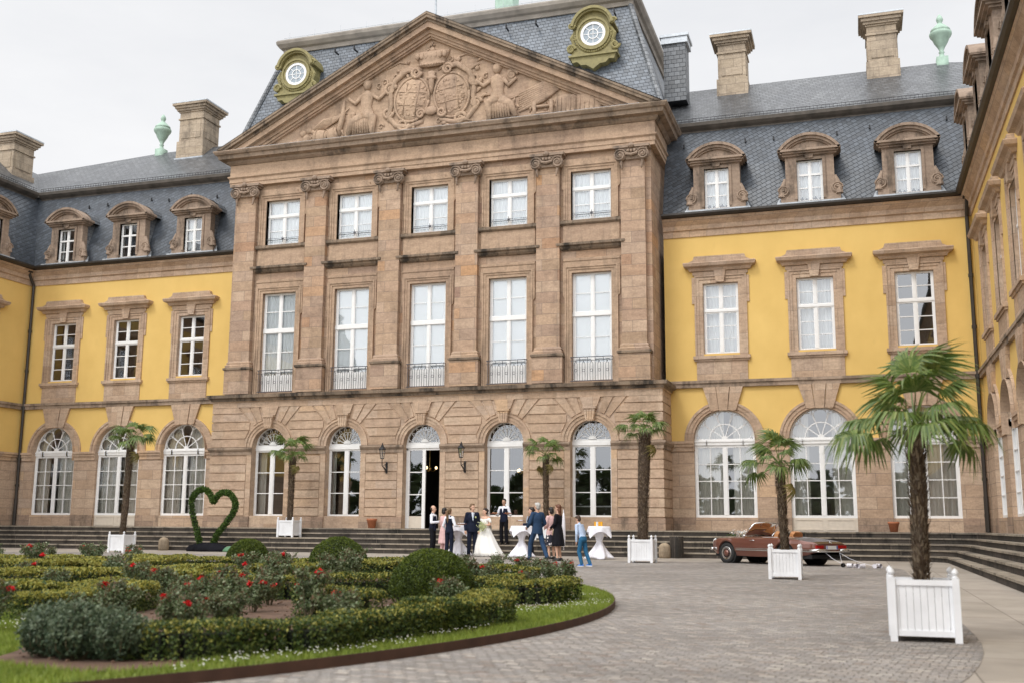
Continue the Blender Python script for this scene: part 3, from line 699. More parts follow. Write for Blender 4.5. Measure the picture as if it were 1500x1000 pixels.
def central_arch(x, k):
    R, zs, zb = .83, 4.465, 1.448; y = .0
    f = MB(); door = k == 2
    if not door: sash(f, R, zb, zs-.18, y, 1, 3, post=.15, t=.07)
    else:
        z0 = .96; f.box(-R, -R+.08, y, y+.07, z0, zs-.18); f.box(R-.08, R, y, y+.07, z0, zs-.18); f.box(-R, R, y, y+.07, zs-.27, zs-.18)
        f.box(-R+.08, -R+.16, y-.01, y+.05, z0, zs-.27); f.box(-.09, .05, y-.02, y+.06, z0, zs-.27)
        for z in (2.35, 3.28): f.box(-R+.16, -.09, y+.0, y+.05, z-.02, z+.02)
        pb = MB(); pb.box(-R+.16, -.09, y, y+.05, z0+.005, z0+.5)
        # the open leaf, swung inward against the reveal
        f.box(R-.13, R-.085, y+.1, y+.8, z0+.02, z0+.5); f.box(R-.13, R-.085, y+.1, y+.18, z0+.5, zs-.3); f.box(R-.13, R-.085, y+.72, y+.8, z0+.5, zs-.3)
        for z in (2.35, 3.28, zs-.3): f.box(R-.13, R-.085, y+.18, y+.72, z-.03, z+.03)
    f.box(-R, R, y-.05, y+.09, zs-.18, zs-.05); f.box(-R, R, y-.02, y+.08, zs-.05, zs+.06)
    arch_ring(f, R-.07, R, zs+.02, y, y+.07); zc = zs+.04
    arch_ring(f, .001, .17, zc, y-.02, y+.05, 8)
    for j in range(1, 8):
        a = PI*j/8; f.tube([(0, y+.03, zc), (math.cos(a)*R*.5, y+.03, zc+math.sin(a)*R*.5)], .02, 4)
    for nn, rr, ra in ((8, .50, .115), (8, .74, .165)):
        for j in range(nn):
            a = PI*(j+.5)/nn if rr == .5 else PI*(j)/nn+PI/nn*0
            if rr != .5 and j == 0: continue
            f.tube(arc_pts(math.cos(a)*R*rr, zc+math.sin(a)*R*rr, R*ra*1.25, a-1.9, a+1.9, y+.03, 10), .018, 4)
    o = f.build('arched_window', M['white'], CB, loc=(x, 0, 0))
    g = MB(); zlo = zs-.1 if door else zb
    g.poly([(-R, y+.045, zlo), (R, y+.045, zlo)]+[(R*math.cos(PI*j/16), y+.045, zs+R*math.sin(PI*j/16)) for j in range(17)])
    if door: pb.build('door_panel', M['beige'], o)
    if door: g.poly([(-R+.1, y+.045, 1.4), (-.05, y+.045, 1.4), (-.05, y+.045, zs-.2), (-R+.1, y+.045, zs-.2)])
    g.build('pane', M['glass'], o)
    s = MB()
    for r0, r1, yy in ((R, R+.12, YG-.03), (R+.12, R+.25, YG-.06), (R+.25, R+.33, YG-.10)): arch_ring(s, r0, r1, 4.42, yy, YG+.02, 24)
    for q in (-1, 1):
        a_, b2 = sorted((q*R, q*(R+.24))); s.box(a_, b2, YG-.035, YG+.01, 1.42, 4.09)
    s.build('arch_surround', M['rust'], o)
    kk = MB(); kk.prism([(-.17, 5.22), (.17, 5.22), (.24, 5.78), (-.24, 5.78)], YG-.2, YG)
    for q in (-.13, -.045, .045, .13): kk.prism([(q-.025, 5.26), (q+.025, 5.26), (q*1.3+.03, 5.66), (q*1.3-.03, 5.66)], YG-.225, YG-.19)
    kk.box(-.27, .27, YG-.24, YG, 5.70, 5.78); kk.prism([(-.28, 5.80), (.28, 5.80), (.42, 6.18), (-.42, 6.18)], YG-.075, YG)
    kk.build('keystone', M['trim'], o)
    if k != 2: drapes(R, 1.3, zs+.9, .35, *[(.22, .12), (.12, 0), (0, 0), (.0, .0), (0, .0)][k]).build('curtain', M['drape'], o) if k < 2 else None
    return o
for k, x in enumerate(cx5): central_upper(x); central_main(x); central_arch(x, k)

# pilasters with ionic capitals
def capital_mesh():
    c = MB(); y = -.26
    c.box(-.66, .66, y-.14, .0, 16.40, 16.50); c.box(-.58, .58, y-.08, .0, 16.32, 16.40); c.box(-.5, .5, y-.03, 0, 15.98, 16.32)
    for s in (-1, 1):
        cxx, cz = s*.42, 16.12
        c.M = Matrix.Translation((cxx, y-.02, cz)) @ Matrix.Rotation(PI/2, 4, 'X') ; c.lathe([(.20, -.05), (.22, .04), (.17, .1), (.05, .11)], (0, 0, 0), 14); c.M = None
        sp = [(cxx-s*(.24-.0085*k)*math.cos(k*.55), y-.14, cz+(.24-.0085*k)*math.sin(k*.55)) for k in range(25)]
        c.tube(sp, .03, 5); c.ell((cxx, y-.15, cz), (.055, .04, .055))
        for k in range(5): c.ell((cxx-s*(.02+.01*k), y-.06, cz-.24-.06*k), (.06-.006*k, .05, .06-.005*k), seg=7, rg=5)
    c.tube([(-.3, y-.1, 16.24), (-.12, y-.12, 16.15), (0, y-.13, 16.12), (.12, y-.12, 16.15), (.3, y-.1, 16.24)], [.03, .05, .06, .05, .03], 6)
    for q in (-.12, 0, .12): c.ell((q, y-.12, 16.27), (.06, .06, .07), seg=8, rg=5)
    c.ell((0, y-.16, 16.46), (.12, .08, .1), seg=8, rg=5)
    c.v = [(x*1.13, y*1.2, 16.5+(z-16.5)*1.12) for x, y, z in c.v]; return c
for i in range(6):
    x = (i-2.5)*S
    x = max(min(x, HU-.72), -HU+.72)
    p = MB(); y = -.24
    p.box(x-.5, x+.5, y, .02, 8.3, 15.98); p.box(x-.56, x+.56, y-.05, .02, 15.90, 15.99)
    q = [(x-.5, .02), (x-.5, y), (x+.5, y), (x+.5, .02)]
    p.sweep(q, [(-.01, 8.0), (.12, 8.0), (.13, 8.10), (.07, 8.14), (.08, 8.22), (.03, 8.28), (-.01, 8.32)])
    p.box(x-.64, x+.64, y-.14, .0, 6.8, 7.98)
    o = p.build('pilaster', M['tan'], CB)
    for xx in (-1, 1):
        pass
    pl = MB(); pl.sweep([(x-.64, .02), (x-.64, y-.14), (x+.64, y-.14), (x+.64, .02)], [(-.01, 7.86), (.05, 7.90), (.06, 7.98), (-.01, 8.01)]); pl.build('base_moulding', M['ledge'], o)
    if i == 0: capd = capital_mesh().build('capital', M['dorm'], o, smooth=False, loc=(x, 0, 0)); cap0 = capd
    else:
        c = cap0.copy(); COL.objects.link(c); c.parent = o; c.location = (x, 0, 0)
# entablature
m = MB(); pth = [(-HU-.02, 10), (-HU-.02, -.02), (HU+.02, -.02), (HU+.02, 10)]
m.sweep(pth, [(-.05, 16.5), (.20, 16.5), (.20, 16.66), (.23, 16.68), (.23, 16.85), (.30, 16.92), (.30, 16.98), (.21, 17.0), (.21, 17.52), (-.05, 17.52)])
m.build('entablature', M['tanplain'], CB)
m = MB(); m.sweep(pth, [(-.05, 17.52), (.26, 17.53), (.36, 17.62), (.38, 17.70), (.62, 17.74), (.66, 17.90), (.74, 17.93), (.82, 18.06), (.82, 18.10), (-.05, 18.12)])
m.build('cornice', M['cornst'] if 'cornst' in M else M['ledge2'], CB)
m = MB(); m.sweep([(-HU+.3, -.02), (HU-.3, -.02)], [(.2, 18.12), (.70, 18.115), (.70, 18.16), (.2, 18.2)]); m.build('lead_flashing', M['lead'], CB)
# raking cornice
def chev(mb, o0, o1, y0, y1):
    sl = .52; zt = 23.5
    A = 10.4
    out = [(-(zt-o0-18.12)/sl, 18.12), (0, zt-o0), ((zt-o0-18.12)/sl, 18.12)]; inn = [((zt-o1-18.12)/sl, 18.12), (0, zt-o1), (-(zt-o1-18.12)/sl, 18.12)]
    mb.prism([out[0], out[1], inn[1], inn[2]], y0, y1); mb.prism([out[1], out[2], inn[0], inn[1]], y0, y1)
m = MB(); chev(m, .0, .10, -.88, .6); chev(m, .10, .24, -.84, .55); chev(m, .24, .36, -.70, .5)
ped = m.build('raking_cornice', M['ledge'], CB)
m = MB(); chev(m, .36, .62, -.64, .45); chev(m, .62, .80, -.42, .4); chev(m, .80, .92, -.34, .35); chev(m, .92, 1.0, -.26, .3); m.build('pediment_moulding', M['tanplain'], ped)
m = MB(); zt = 23.5-.99; m.prism([(-(zt-18.1)/.52, 18.1), ((zt-18.1)/.52, 18.1), (0, zt)], -.12, .2); m.build('tympanum', M['tanplain'], ped)
m = MB(); m.poly([(-10.4, -.86, 18.14), (0, -.86, 23.53), (0, 5., 23.53), (-10.4, 5., 18.14)]); m.poly([(10.4, -.86, 18.14), (0, -.86, 23.53), (0, 5., 23.53), (10.4, 5., 18.14)]); m.build('pediment_roof', M['lead'], ped)

# carved relief
def scroll(mb, x, z, r, s, y, th=.07, turns=1.6, a0=0):
    pts = []
    n = int(14*turns)
    for k in range(n+1):
        a = a0+s*k*2*PI/14; q = r*(1-k/(n+1)*.85); pts.append((x+q*math.cos(a), y, z+q*math.sin(a)))
    mb.tube(pts, [th*(1-.5*k/(n+1)) for k in range(n+1)], 6)
m = MB(); Y = -.16
for s, cx_ in ((-1, -.95), (1, .95)):                       # two oval shields
    m.M = Matrix.Translation((cx_+.05, Y, 19.75)) @ Matrix.Rotation(s*R_(-8), 4, 'Y')
    m.ell((0, 0, 0), (.80, .22, 1.02), seg=20, rg=10)
    m.tube([(.82*math.cos(2*PI*k/24), -.06, 1.04*math.sin(2*PI*k/24)) for k in range(25)], .06, 6)
    for q in (-.3, .3):
        m.tube([(q, -.19, -.75), (q, -.21, 0), (q, -.19, .75)], .025, 4); m.tube([(-.6, -.17, q), (0, -.225, q), (.6, -.17, q)], .025, 4)
    rr = random.Random(5+s)
    for _ in range(70):
        a, b = rr.uniform(-.65, .65), rr.uniform(-.85, .85)
        if (a/.75)**2+(b/.95)**2 < .9: m.ell((a, -.2*math.sqrt(max(0, 1-(a/.8)**2-(b/1.02)**2)), b), (rr.uniform(.04, .11), .05, rr.uniform(.04, .1)), seg=6, rg=4)
    m.M = None
# crown
m.loft([[(.05+w_*math.cos(2*PI*k/20), Y-.02-dd*math.sin(2*PI*k/20), z_+.05*math.cos(4*PI*k/20)) for k in range(20)] for w_, dd, z_ in ((.62, .25, 21.18), (.66, .3, 21.3), (.62, .28, 21.34), (.74, .34, 21.52), (.82, .36, 21.72), (.74, .3, 21.86), (.4, .2, 21.92))])
for k in range(7): m.ell((-.6+.215*k, Y-.3, 21.62+.05*abs(k-3)*.3), (.12, .1, .17), seg=8, rg=6)
for k in range(11): m.ell((-.55+.12*k, Y-.3, 21.24), (.05, .05, .05), seg=6, rg=4)
m.ell((.05, Y-.05, 21.98), (.13, .1, .13)); m.box(.02, .08, Y-.08, Y, 22.05, 22.36); m.box(-.06, .16, Y-.08, Y, 22.17, 22.23)
for s in (-1, 1):                                            # cartouche scrollwork
    scroll(m, .05+s*.75, 20.98, .26, s, Y-.12, .09, 1.8); scroll(m, .05+s*2.02, 20.35, .3, -s, Y-.05, .10, 1.7); scroll(m, .05+s*2.1, 19.25, .26, s, Y-.05, .09, 1.6)
    scroll(m, .05+s*.5, 19.0, .22, -s, Y-.12, .08, 1.6); scroll(m, .05+s*1.35, 18.62, .3, s, Y-.05, .09, 1.5)
    m.tube([(.05+s*.5, Y, 21.1), (.05+s*1.2, Y-.05, 21.15), (.05+s*1.75, Y-.05, 20.75), (.05+s*2.0, Y, 20.2), (.05+s*1.95, Y-.02, 19.6), (.05+s*2.1, Y, 19.1), (.05+s*1.7, Y, 18.62), (.05+s*1.1, Y, 18.5), (.05+s*.4, Y, 18.7)], [.13, .15, .14, .13, .12, .14, .14, .12, .1], 7)
    m.tube([(.05+s*1.1, Y, 21.45), (.05+s*1.6, Y, 21.6), (.05+s*2.1, Y, 21.4), (.05+s*2.6, Y, 21.3)], [.03, .06, .05, .02], 5)
m.tube([(.05, Y-.1, 20.9), (.05, Y-.15, 20.4), (.05, Y-.12, 20.1), (.05, Y-.08, 19.9)], [.2, .14, .1, .04], 7); m.ell((.05, Y-.15, 19.1), (.3, .14, .2)); m.ell((.05, Y-.15, 20.62), (.26, .16, .12))
m.box(-1.2, 1.3, Y-.12, Y+.1, 18.14, 18.34)
def relief_figure(x, s):
    """draped seated figure turned to the shields (s = side it sits on)"""
    k = -s
    m.ell((x, Y-.05, 20.7), (.2, .2, .25)); m.ell((x-.02*k, Y+.02, 20.78), (.24, .18, .22)); m.tube([(x, Y, 20.5), (x, Y, 20.3)], [.09, .13], 8)
    m.loft([[(x+dx+w_*math.cos(2*PI*q/12), Y-d_*math.sin(2*PI*q/12), z_) for q in range(12)] for dx, w_, d_, z_ in ((0, .14, .14, 20.4), (0, .34, .2, 20.25), (-.02*k, .33, .22, 20.0), (-.04*k, .26, .2, 19.7), (-.02*k, .36, .26, 19.4), (0, .45, .3, 19.15))])
    m.tube([(x+.28*k, Y-.05, 20.2), (x+.6*k, Y-.1, 19.95), (x+.95*k, Y-.1, 20.25)], [.11, .1, .07], 7)
    m.tube([(x-.28*k, Y-.05, 20.2), (x-.55*k, Y-.1, 19.85), (x-.9*k, Y-.1, 20.15)], [.11, .1, .07], 7)
    m.tube([(x-.05*k, Y-.1, 19.25), (x+.35*k, Y-.2, 19.1), (x+.3*k, Y-.15, 18.6), (x+.35*k, Y-.12, 18.3)], [.26, .23, .15, .1], 8)
    m.tube([(x-.2*k, Y-.1, 19.2), (x-.65*k, Y-.2, 18.95), (x-.9*k, Y-.15, 18.4)], [.26, .2, .1], 8)
    for q in range(9): m.tube([(x-.4*k+q*.09*k, Y-.18, 19.4), (x-.55*k+q*.11*k, Y-.27, 18.9), (x-.6*k+q*.12*k, Y-.2, 18.4)], [.04, .075, .045], 6)
relief_figure(-3.1, -1); relief_figure(3.1, 1)
m.tube([(-4.6, Y, 18.3), (-4.3, Y-.1, 19.2), (-4.25, Y, 20.1)], [.16, .15, .07], 7)
def barrel(x, z, r, l, ang=0):
    m.M = Matrix.Translation((x, Y-.05, z)) @ Matrix.Rotation(PI/2+ang, 4, 'Y'); m.lathe([(r*.86, -l/2), (r, -l/4), (r*1.03, 0), (r, l/4), (r*.86, l/2), (r*.7, l/2+.01), (r*.65, l/2-.05)], (0, 0, 0), 14)
    for q in (-.3, .3): m.tube([(r*1.04*math.cos(2*PI*k/14), r*1.04*math.sin(2*PI*k/14), q*l) for k in range(15)], .025, 4)
    m.M = None
barrel(-5.35, 18.5, .30, .7, .15); barrel(-4.75, 18.52, .32, .5, -.3)
for k, (x, z, r) in enumerate(((-6.1, 18.45, .23), (-6.55, 18.35, .18), (-6.9, 18.3, .15), (-7.25, 18.28, .13), (-6.3, 18.75, .16), (-6.0, 18.85, .14), (-7.55, 18.24, .1), (-5.8, 18.3, .16))): m.ell((x, Y, z), (r, r*.8, r))
for k in range(7): m.tube([(-5.9+.1*k, Y-.02, 18.8), (-5.2+.12*k, Y-.12, 19.25), (-4.6+.1*k, Y-.02, 19.3+.07*k)], [.03, .08, .03], 5)
for s, x0 in ((1, 4.0),):                                    # trophies on the right: flags, drums, box, horse gear
    for k in range(9): m.tube([(x0+.1, Y-.03, 18.6+.1*k), (x0+1.2, Y-.12, 19.0+.09*k), (x0+2.0, Y-.02, 19.5+.03*k)], [.05, .12, .06], 6)
    m.tube([(x0-.4, Y, 19.2), (x0+2.3, Y-.05, 20.1)], .04, 6)
    m.box(x0+.7, x0+1.6, Y-.2, Y+.1, 18.65, 18.75); m.box(x0+.7, x0+1.6, Y-.2, Y+.1, 18.35, 18.45); m.box(x0+.75, x0+.9, Y-.22, Y+.1, 18.14, 18.95); m.box(x0+1.5, x0+1.65, Y-.22, Y+.1, 18.14, 18.95)
m.ell((3.75, Y, 20.35), (.22, .16, .42)); scroll(m, 3.8, 20.3, .24, 1, Y-.12, .06, 1.3)
for x, w_ in ((6.25, .52), (7.15, .6)):
    m.loft([[(x+r*math.cos(2*PI*k/16), Y-.05-.45*r*math.sin(2*PI*k/16), z) for k in range(16)] for r, z in ((w_*.85, 18.14), (w_, 18.3), (w_*.98, 18.6), (w_*1.02, 18.65), (w_*.95, 18.95), (w_*.7, 19.08))])
    for k in range(5): m.tube([(x-w_+.2*k+.1, Y-.28, 18.2), (x-w_+.2*k+.1, Y-.33, 18.6), (x-w_+.2*k+.1, Y-.25, 18.95)], .025, 4)
m.ell((6.0, Y-.1, 18.3), (.2, .15, .16)); m.ell((6.5, Y-.12, 18.28), (.2, .15, .14)); m.tube([(7.7, Y, 18.6), (8.2, Y, 18.62), (8.5, Y, 18.5)], [.08, .06, .04], 6)
for k in range(4): m.box(8.0+.28*k, 8.2+.28*k, Y-.08, Y+.1, 18.14, 18.36-.03*k)
rr = random.Random(12)      # foliage, drapery folds and small trophies filling the field
for _ in range(170):
    x = rr.uniform(-7.2, 7.8); zm = 22.3-.52*abs(x)
    if zm < 18.6: continue
    z = rr.uniform(18.3, zm); dsh = min(((x-.05-q)/1.0)**2+((z-19.75)/1.15)**2 for q in (-.95, .95))
    if dsh < 1.05 or (abs(x) > 2.4 and z > 20.7-.52*(abs(x)-2.4)): continue
    k = rr.random(); a = rr.uniform(-1, 1)+(1 if x > 0 else -1)*.6
    if k < .4: m.tube([(x, Y+.03, z), (x+.22*math.cos(a), Y-.06, z+.18*math.sin(a)+.05), (x+.45*math.cos(a), Y+.02, z+.40*math.sin(a))], [.03, .075, .02], 5)
    elif k < .7: scroll(m, x, z, rr.uniform(.10, .17), rr.choice((-1, 1)), Y-.03, .04, 1.2, a)
    else: m.ell((x, Y-.01, z), (rr.uniform(.07, .16), .09, rr.uniform(.06, .13)), seg=7, rg=5)
m.v = [(x, Y+.1+(y-Y-.1)*.72, z) for x, y, z in m.v]
m.build('carved_relief', M['relief'] if 'relief' in M else M['tanplain'], ped, smooth=True)

# attic mansard roof of the centre
def quadslope(mb, a, b, c, e): mb.poly([a, b, c, e])
m = MB(); B = [(-10.3, .2), (10.3, .2), (10.3, 15), (-10.3, 15)]; T = [(-8.6, 2.0), (8.6, 2.0), (8.6, 13.2), (-8.6, 13.2)]
for k in range(4):
    j = (k+1) % 4; m.poly([(*B[k], 18.0), (*B[j], 18.0), (*T[j], 23.95), (*T[k], 23.95)])
rc = m.build('attic_roof', M['slate_att'], CB)
m = MB(); m.sweep([(-8.6, 13.2), (-8.6, 2.0), (8.6, 2.0), (8.6, 13.2)], [(-.1, 23.85), (.10, 23.87), (.14, 24.05), (.26, 24.11), (.38, 24.27), (.40, 24.41), (.34, 24.5), (-.1, 24.53)]); m.build('roof_eave', simple('grey_stone_eave', (.27, .24, .205), .8, noise=.35, scale=2.), rc)
m = MB(); z = 24.5
for k in range(4):
    j = (k+1) % 4; U = [(-4.5, 6), (4.5, 6), (4.5, 9), (-4.5, 9)]; m.poly([(T[k][0]*1.03, T[k][1], z), (T[j][0]*1.03, T[j][1], z), (*U[j], 25.5), (*U[k], 25.5)])
m.poly([(-4.5, 6, 25.5), (4.5, 6, 25.5), (4.5, 9, 25.5), (-4.5, 9, 25.5)]); m.build('upper_roof', M['lead'], rc)
m = MB()
for s in (-1, 1): m = MB(); m.tube([(s*10.3, .2, 18.0), (s*8.6, 2.0, 23.9)], .13, 8); m.build('hip_ridge', M['slate_v'], rc)
m = MB()
for k in range(13): m.tube([(-8.3+k*1.38, 1.68, 24.45), (-8.3+k*1.38, 1.68, 24.85)], [.012, .004], 4)
m.tube([(-8.6, 1.68, 24.57), (8.6, 1.68, 24.57)], .01, 4); m.build('lightning_spikes', M['lead'], rc)
m = MB(); m.lathe([(.62, 0), (.62, 2.9), (.7, 3.0), (.7, 3.2)], (1.75, 5.2, 24.6), 8); m.build('copper_lantern', M['copper'], rc)
m = MB(); m.tube([(-1.55, 4., 25.), (-1.55, 4., 30.)], .05, 8); m.build('flagpole', M['lead'], rc)
chimney(rc, 10.2, 4.5, 20.0, slate=True, h=3.1)
m = MB()
r0 = random.Random(3)
for x in (-5.6, -4.6, 3.0, 4.4, 8.0): m.box(x-.03, x+.03, 1.35, 1.7, 23.3, 23.36); m.box(x-.03, x+.03, 1.3, 1.36, 23.3, 23.5)
m.build('roof_hooks', M['iron'], rc)

def oculus(x):
    o_ = MB(); z = 22.12; yf = .68
    # stepped hood, ring, volute cheeks and hanging apron
    out = []
    o_.prism([(a_, b_-.43) for a_, b_ in [(-.95, 21.55), (.95, 21.55), (1.0, 21.9), (.78, 22.2), (.84, 22.5), (.80, 22.9), (.78, 23.2), (.55, 23.6), (.2, 23.75), (-.2, 23.75), (-.55, 23.6), (-.78, 23.2), (-.80, 22.9), (-.84, 22.5), (-.78, 22.2), (-1.0, 21.9)]], yf, yf+1.4)
    for r0_, r1_, yy in ((.66, .75, -.12), (.56, .66, -.07)): arch_ring(o_, r0_, r1_, z, yf+yy, yf+.02, 28, 0, 2*PI)
    arch_ring(o_, .84, .96, z+.25, yf-.28, yf+1.3, 16, .12, PI-.12); arch_ring(o_, .76, .85, z+.25, yf-.18, yf+1.2, 16, .12, PI-.12)
    for s in (-1, 1):
        scroll(o_, s*.92, z+.42, .15, s, yf-.18, .06, 1.3); scroll(o_, s*.98, z-.62, .2, -s, yf-.05, .07, 1.4); scroll(o_, s*.86, z-.1, .13, s, yf-.04, .05, 1.2)
        o_.tube([(s*.8, yf, z+.2), (s*.95, yf, z-.1), (s*.86, yf, z-.4), (s*1.08, yf, z-.75)], [.07, .1, .08, .1], 6)
    o_.box(-1.08, 1.08, yf-.14, yf+1.2, z-1.02, z-.93)
    o_.prism([(-1.0, z-1.02), (1.0, z-1.02), (.92, z-1.25), (.7, z-1.22), (.55, z-1.38), (.3, z-1.4), (0, z-1.62), (-.3, z-1.4), (-.55, z-1.38), (-.7, z-1.22), (-.92, z-1.25)], yf-.05, yf+.5)
    rr = random.Random(2)
    for k in range(26):
        a = PI+PI*k/25; o_.ell((.8*math.cos(a), yf-.03, z+.8*math.sin(a)*1.0), (.07, .05, .07), seg=6, rg=4)
    oo = o_.build('oculus_dormer', M['olive'], rc, loc=(x, 0, 0))
    f = MB(); arch_ring(f, .44, .56, z, yf-.05, yf+.03, 28, 0, 2*PI); arch_ring(f, .20, .235, z, yf-.035, yf, 20, 0, 2*PI)
    for k in range(8):
        a = PI*k/4; r0_ = .0 if k % 2 == 0 else .22
        f.tube([(r0_*math.cos(a), yf-.015, z+r0_*math.sin(a)), (.45*math.cos(a), yf-.015, z+.45*math.sin(a))], .017, 4)
    f.build('window_frame', M['white'], oo)
    g = MB(); g.poly([(.46*math.cos(2*PI*k/24), yf-.006, z+.46*math.sin(2*PI*k/24)) for k in range(24)]); g.build('pane', M['glass_op'], oo)
    return oo
M['glass_op'] = simple('dark_glass', (.25, .3, .34), .08, spec=.9)
oculus(-7.25); oculus(7.2)

# interior of the centre
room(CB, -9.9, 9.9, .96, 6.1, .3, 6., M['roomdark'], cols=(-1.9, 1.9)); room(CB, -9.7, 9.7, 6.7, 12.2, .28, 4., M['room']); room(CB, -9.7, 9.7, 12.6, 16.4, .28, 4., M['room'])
def chandelier(x, y, z):
    e = empty('chandelier', (x, y, z), label='small lit chandelier inside the doorway' if x < 1 else 'small lit chandelier behind the window right of the doorway', cat='chandelier')
    m = MB(); m.tube([(0, 0, .1), (0, 0, 2.0)], .012, 5); m.ell((0, 0, .05), (.06, .06, .1))
    for k in range(3):
        a = 2*PI*k/3+.4; m.tube([(0, 0, 0), (.15*math.cos(a), .15*math.sin(a), -.06), (.28*math.cos(a), .28*math.sin(a), .04)], .012, 5)
    m.build('arms', M['brass'], e)
    for k in range(3):
        a = 2*PI*k/3+.4; b = MB(); b.ell((.28*math.cos(a), .28*math.sin(a), .10), (.055, .055, .065)); b.build('bulb', M['bulb'], e)
M['brass'] = simple('brass', (.6, .4, .15), .35, metal=1)
def mk_emit(n, c, s):
    m, nt, b, o = newmat(n); b.inputs['Emission Color'].default_value = (*c, 1); b.inputs['Emission Strength'].default_value = s; return m
M['bulb'] = mk_emit('lit_bulb', (1, .72, .38), 2.6)
chandelier(-.42, 1.6, 3.45); chandelier(3.75, 1.7, 3.3)
# buffet counter with glasses behind the rightmost window of the centre
t = empty('counter', (7.2, 1.3, .96), label='buffet counter with white shelf behind the window right of the doorway', cat='counter')
m = MB(); m.box(-1.2, 1.2, -.3, .3, 0, .9); m.build('cabinet', M['roomdark'], t)
m = MB(); m.box(-1.25, 1.25, -.35, .35, .9, .95); m.build('worktop', M['white'], t)
# ------------------------------------------------------------------ ground
BC = Vector((1.84, -29.45)); BR = 12.43
def mk_cobble():
    m, nt, b, o = newmat('cobblestones'); tc = N(nt, 'ShaderNodeTexCoord')
    nz = N(nt, 'ShaderNodeTexNoise', Scale=1.6, Detail=3.); L(nt, tc.outputs['Object'], nz.inputs['Vector'])
    wv = N(nt, 'ShaderNodeVectorMath', operation='MULTIPLY_ADD'); L(nt, nz.outputs['Color'], wv.inputs[0]); wv.inputs[1].default_value = (.05, .06, 0); L(nt, tc.outputs['Object'], wv.inputs[2])
    nf = N(nt, 'ShaderNodeTexNoise', Scale=7., Detail=2.); L(nt, tc.outputs['Object'], nf.inputs['Vector']); w2 = N(nt, 'ShaderNodeVectorMath', operation='MULTIPLY_ADD'); L(nt, nf.outputs['Color'], w2.inputs[0]); w2.inputs[1].default_value = (.07, .055, 0); L(nt, wv.outputs[0], w2.inputs[2])
    br = N(nt, 'ShaderNodeTexBrick', Scale=1., **{'Mortar Size': .010, 'Brick Width': .125, 'Row Height': .092, 'Mortar Smooth': 1., 'Bias': 0.}); br.offset = .46
    br.inputs['Color1'].default_value = (0, 0, 0, 1); br.inputs['Color2'].default_value = (1, 1, 1, 1); br.inputs['Mortar'].default_value = (.5, .5, .5, 1)
    mr = N(nt, 'ShaderNodeMapping'); mr.inputs['Rotation'].default_value = (0, 0, R_(9)); L(nt, w2.outputs[0], mr.inputs['Vector']); L(nt, mr.outputs[0], br.inputs['Vector'])
    rp = ramp(nt, [(0, (.24, .21, .185)), (.2, (.345, .32, .295)), (.4, (.27, .25, .235)), (.6, (.39, .35, .315)), (.75, (.32, .30, .29)), (.88, (.50, .455, .40)), (1, (.25, .195, .165))]); L(nt, br.outputs['Color'], rp.inputs['Fac'])
    n2 = N(nt, 'ShaderNodeTexNoise', Scale=.35, Detail=6., Roughness=.6); L(nt, tc.outputs['Object'], n2.inputs['Vector'])
    r2 = ramp(nt, [(.32, (.66, .65, .64)), (.68, (1.04, 1.04, 1.04))]); L(nt, n2.outputs['Fac'], r2.inputs['Fac'])
    n3 = N(nt, 'ShaderNodeTexNoise', Scale=45., Detail=3.); L(nt, tc.outputs['Object'], n3.inputs['Vector'])
    r3 = ramp(nt, [(.3, (.8, .8, .8)), (.7, (1.15, 1.15, 1.15))]); L(nt, n3.outputs['Fac'], r3.inputs['Fac'])
    c = mixc(nt, 1., rp.outputs['Color'], r2.outputs['Color'], 'MULTIPLY'); c = mixc(nt, 1., c, r3.outputs['Color'], 'MULTIPLY')
    c = mixc(nt, br.outputs['Fac'], c, (.185, .165, .145)); L(nt, c, b.inputs['Base Color'])
    b.inputs['Roughness'].default_value = .72
    ad = N(nt, 'ShaderNodeMath', operation='MULTIPLY_ADD'); L(nt, br.outputs['Fac'], ad.inputs[0]); ad.inputs[1].default_value = -1.; L(nt, n3.outputs['Fac'], ad.inputs[2])
    ad2 = N(nt, 'ShaderNodeMath', operation='MULTIPLY_ADD'); L(nt, br.outputs['Color'], ad2.inputs[0]); ad2.inputs[1].default_value = .5; L(nt, ad.outputs[0], ad2.inputs[2])
    bp = N(nt, 'ShaderNodeBump', Strength=.8, Distance=.02); L(nt, ad2.outputs[0], bp.inputs['Height']); L(nt, bp.outputs[0], b.inputs['Normal']); return m
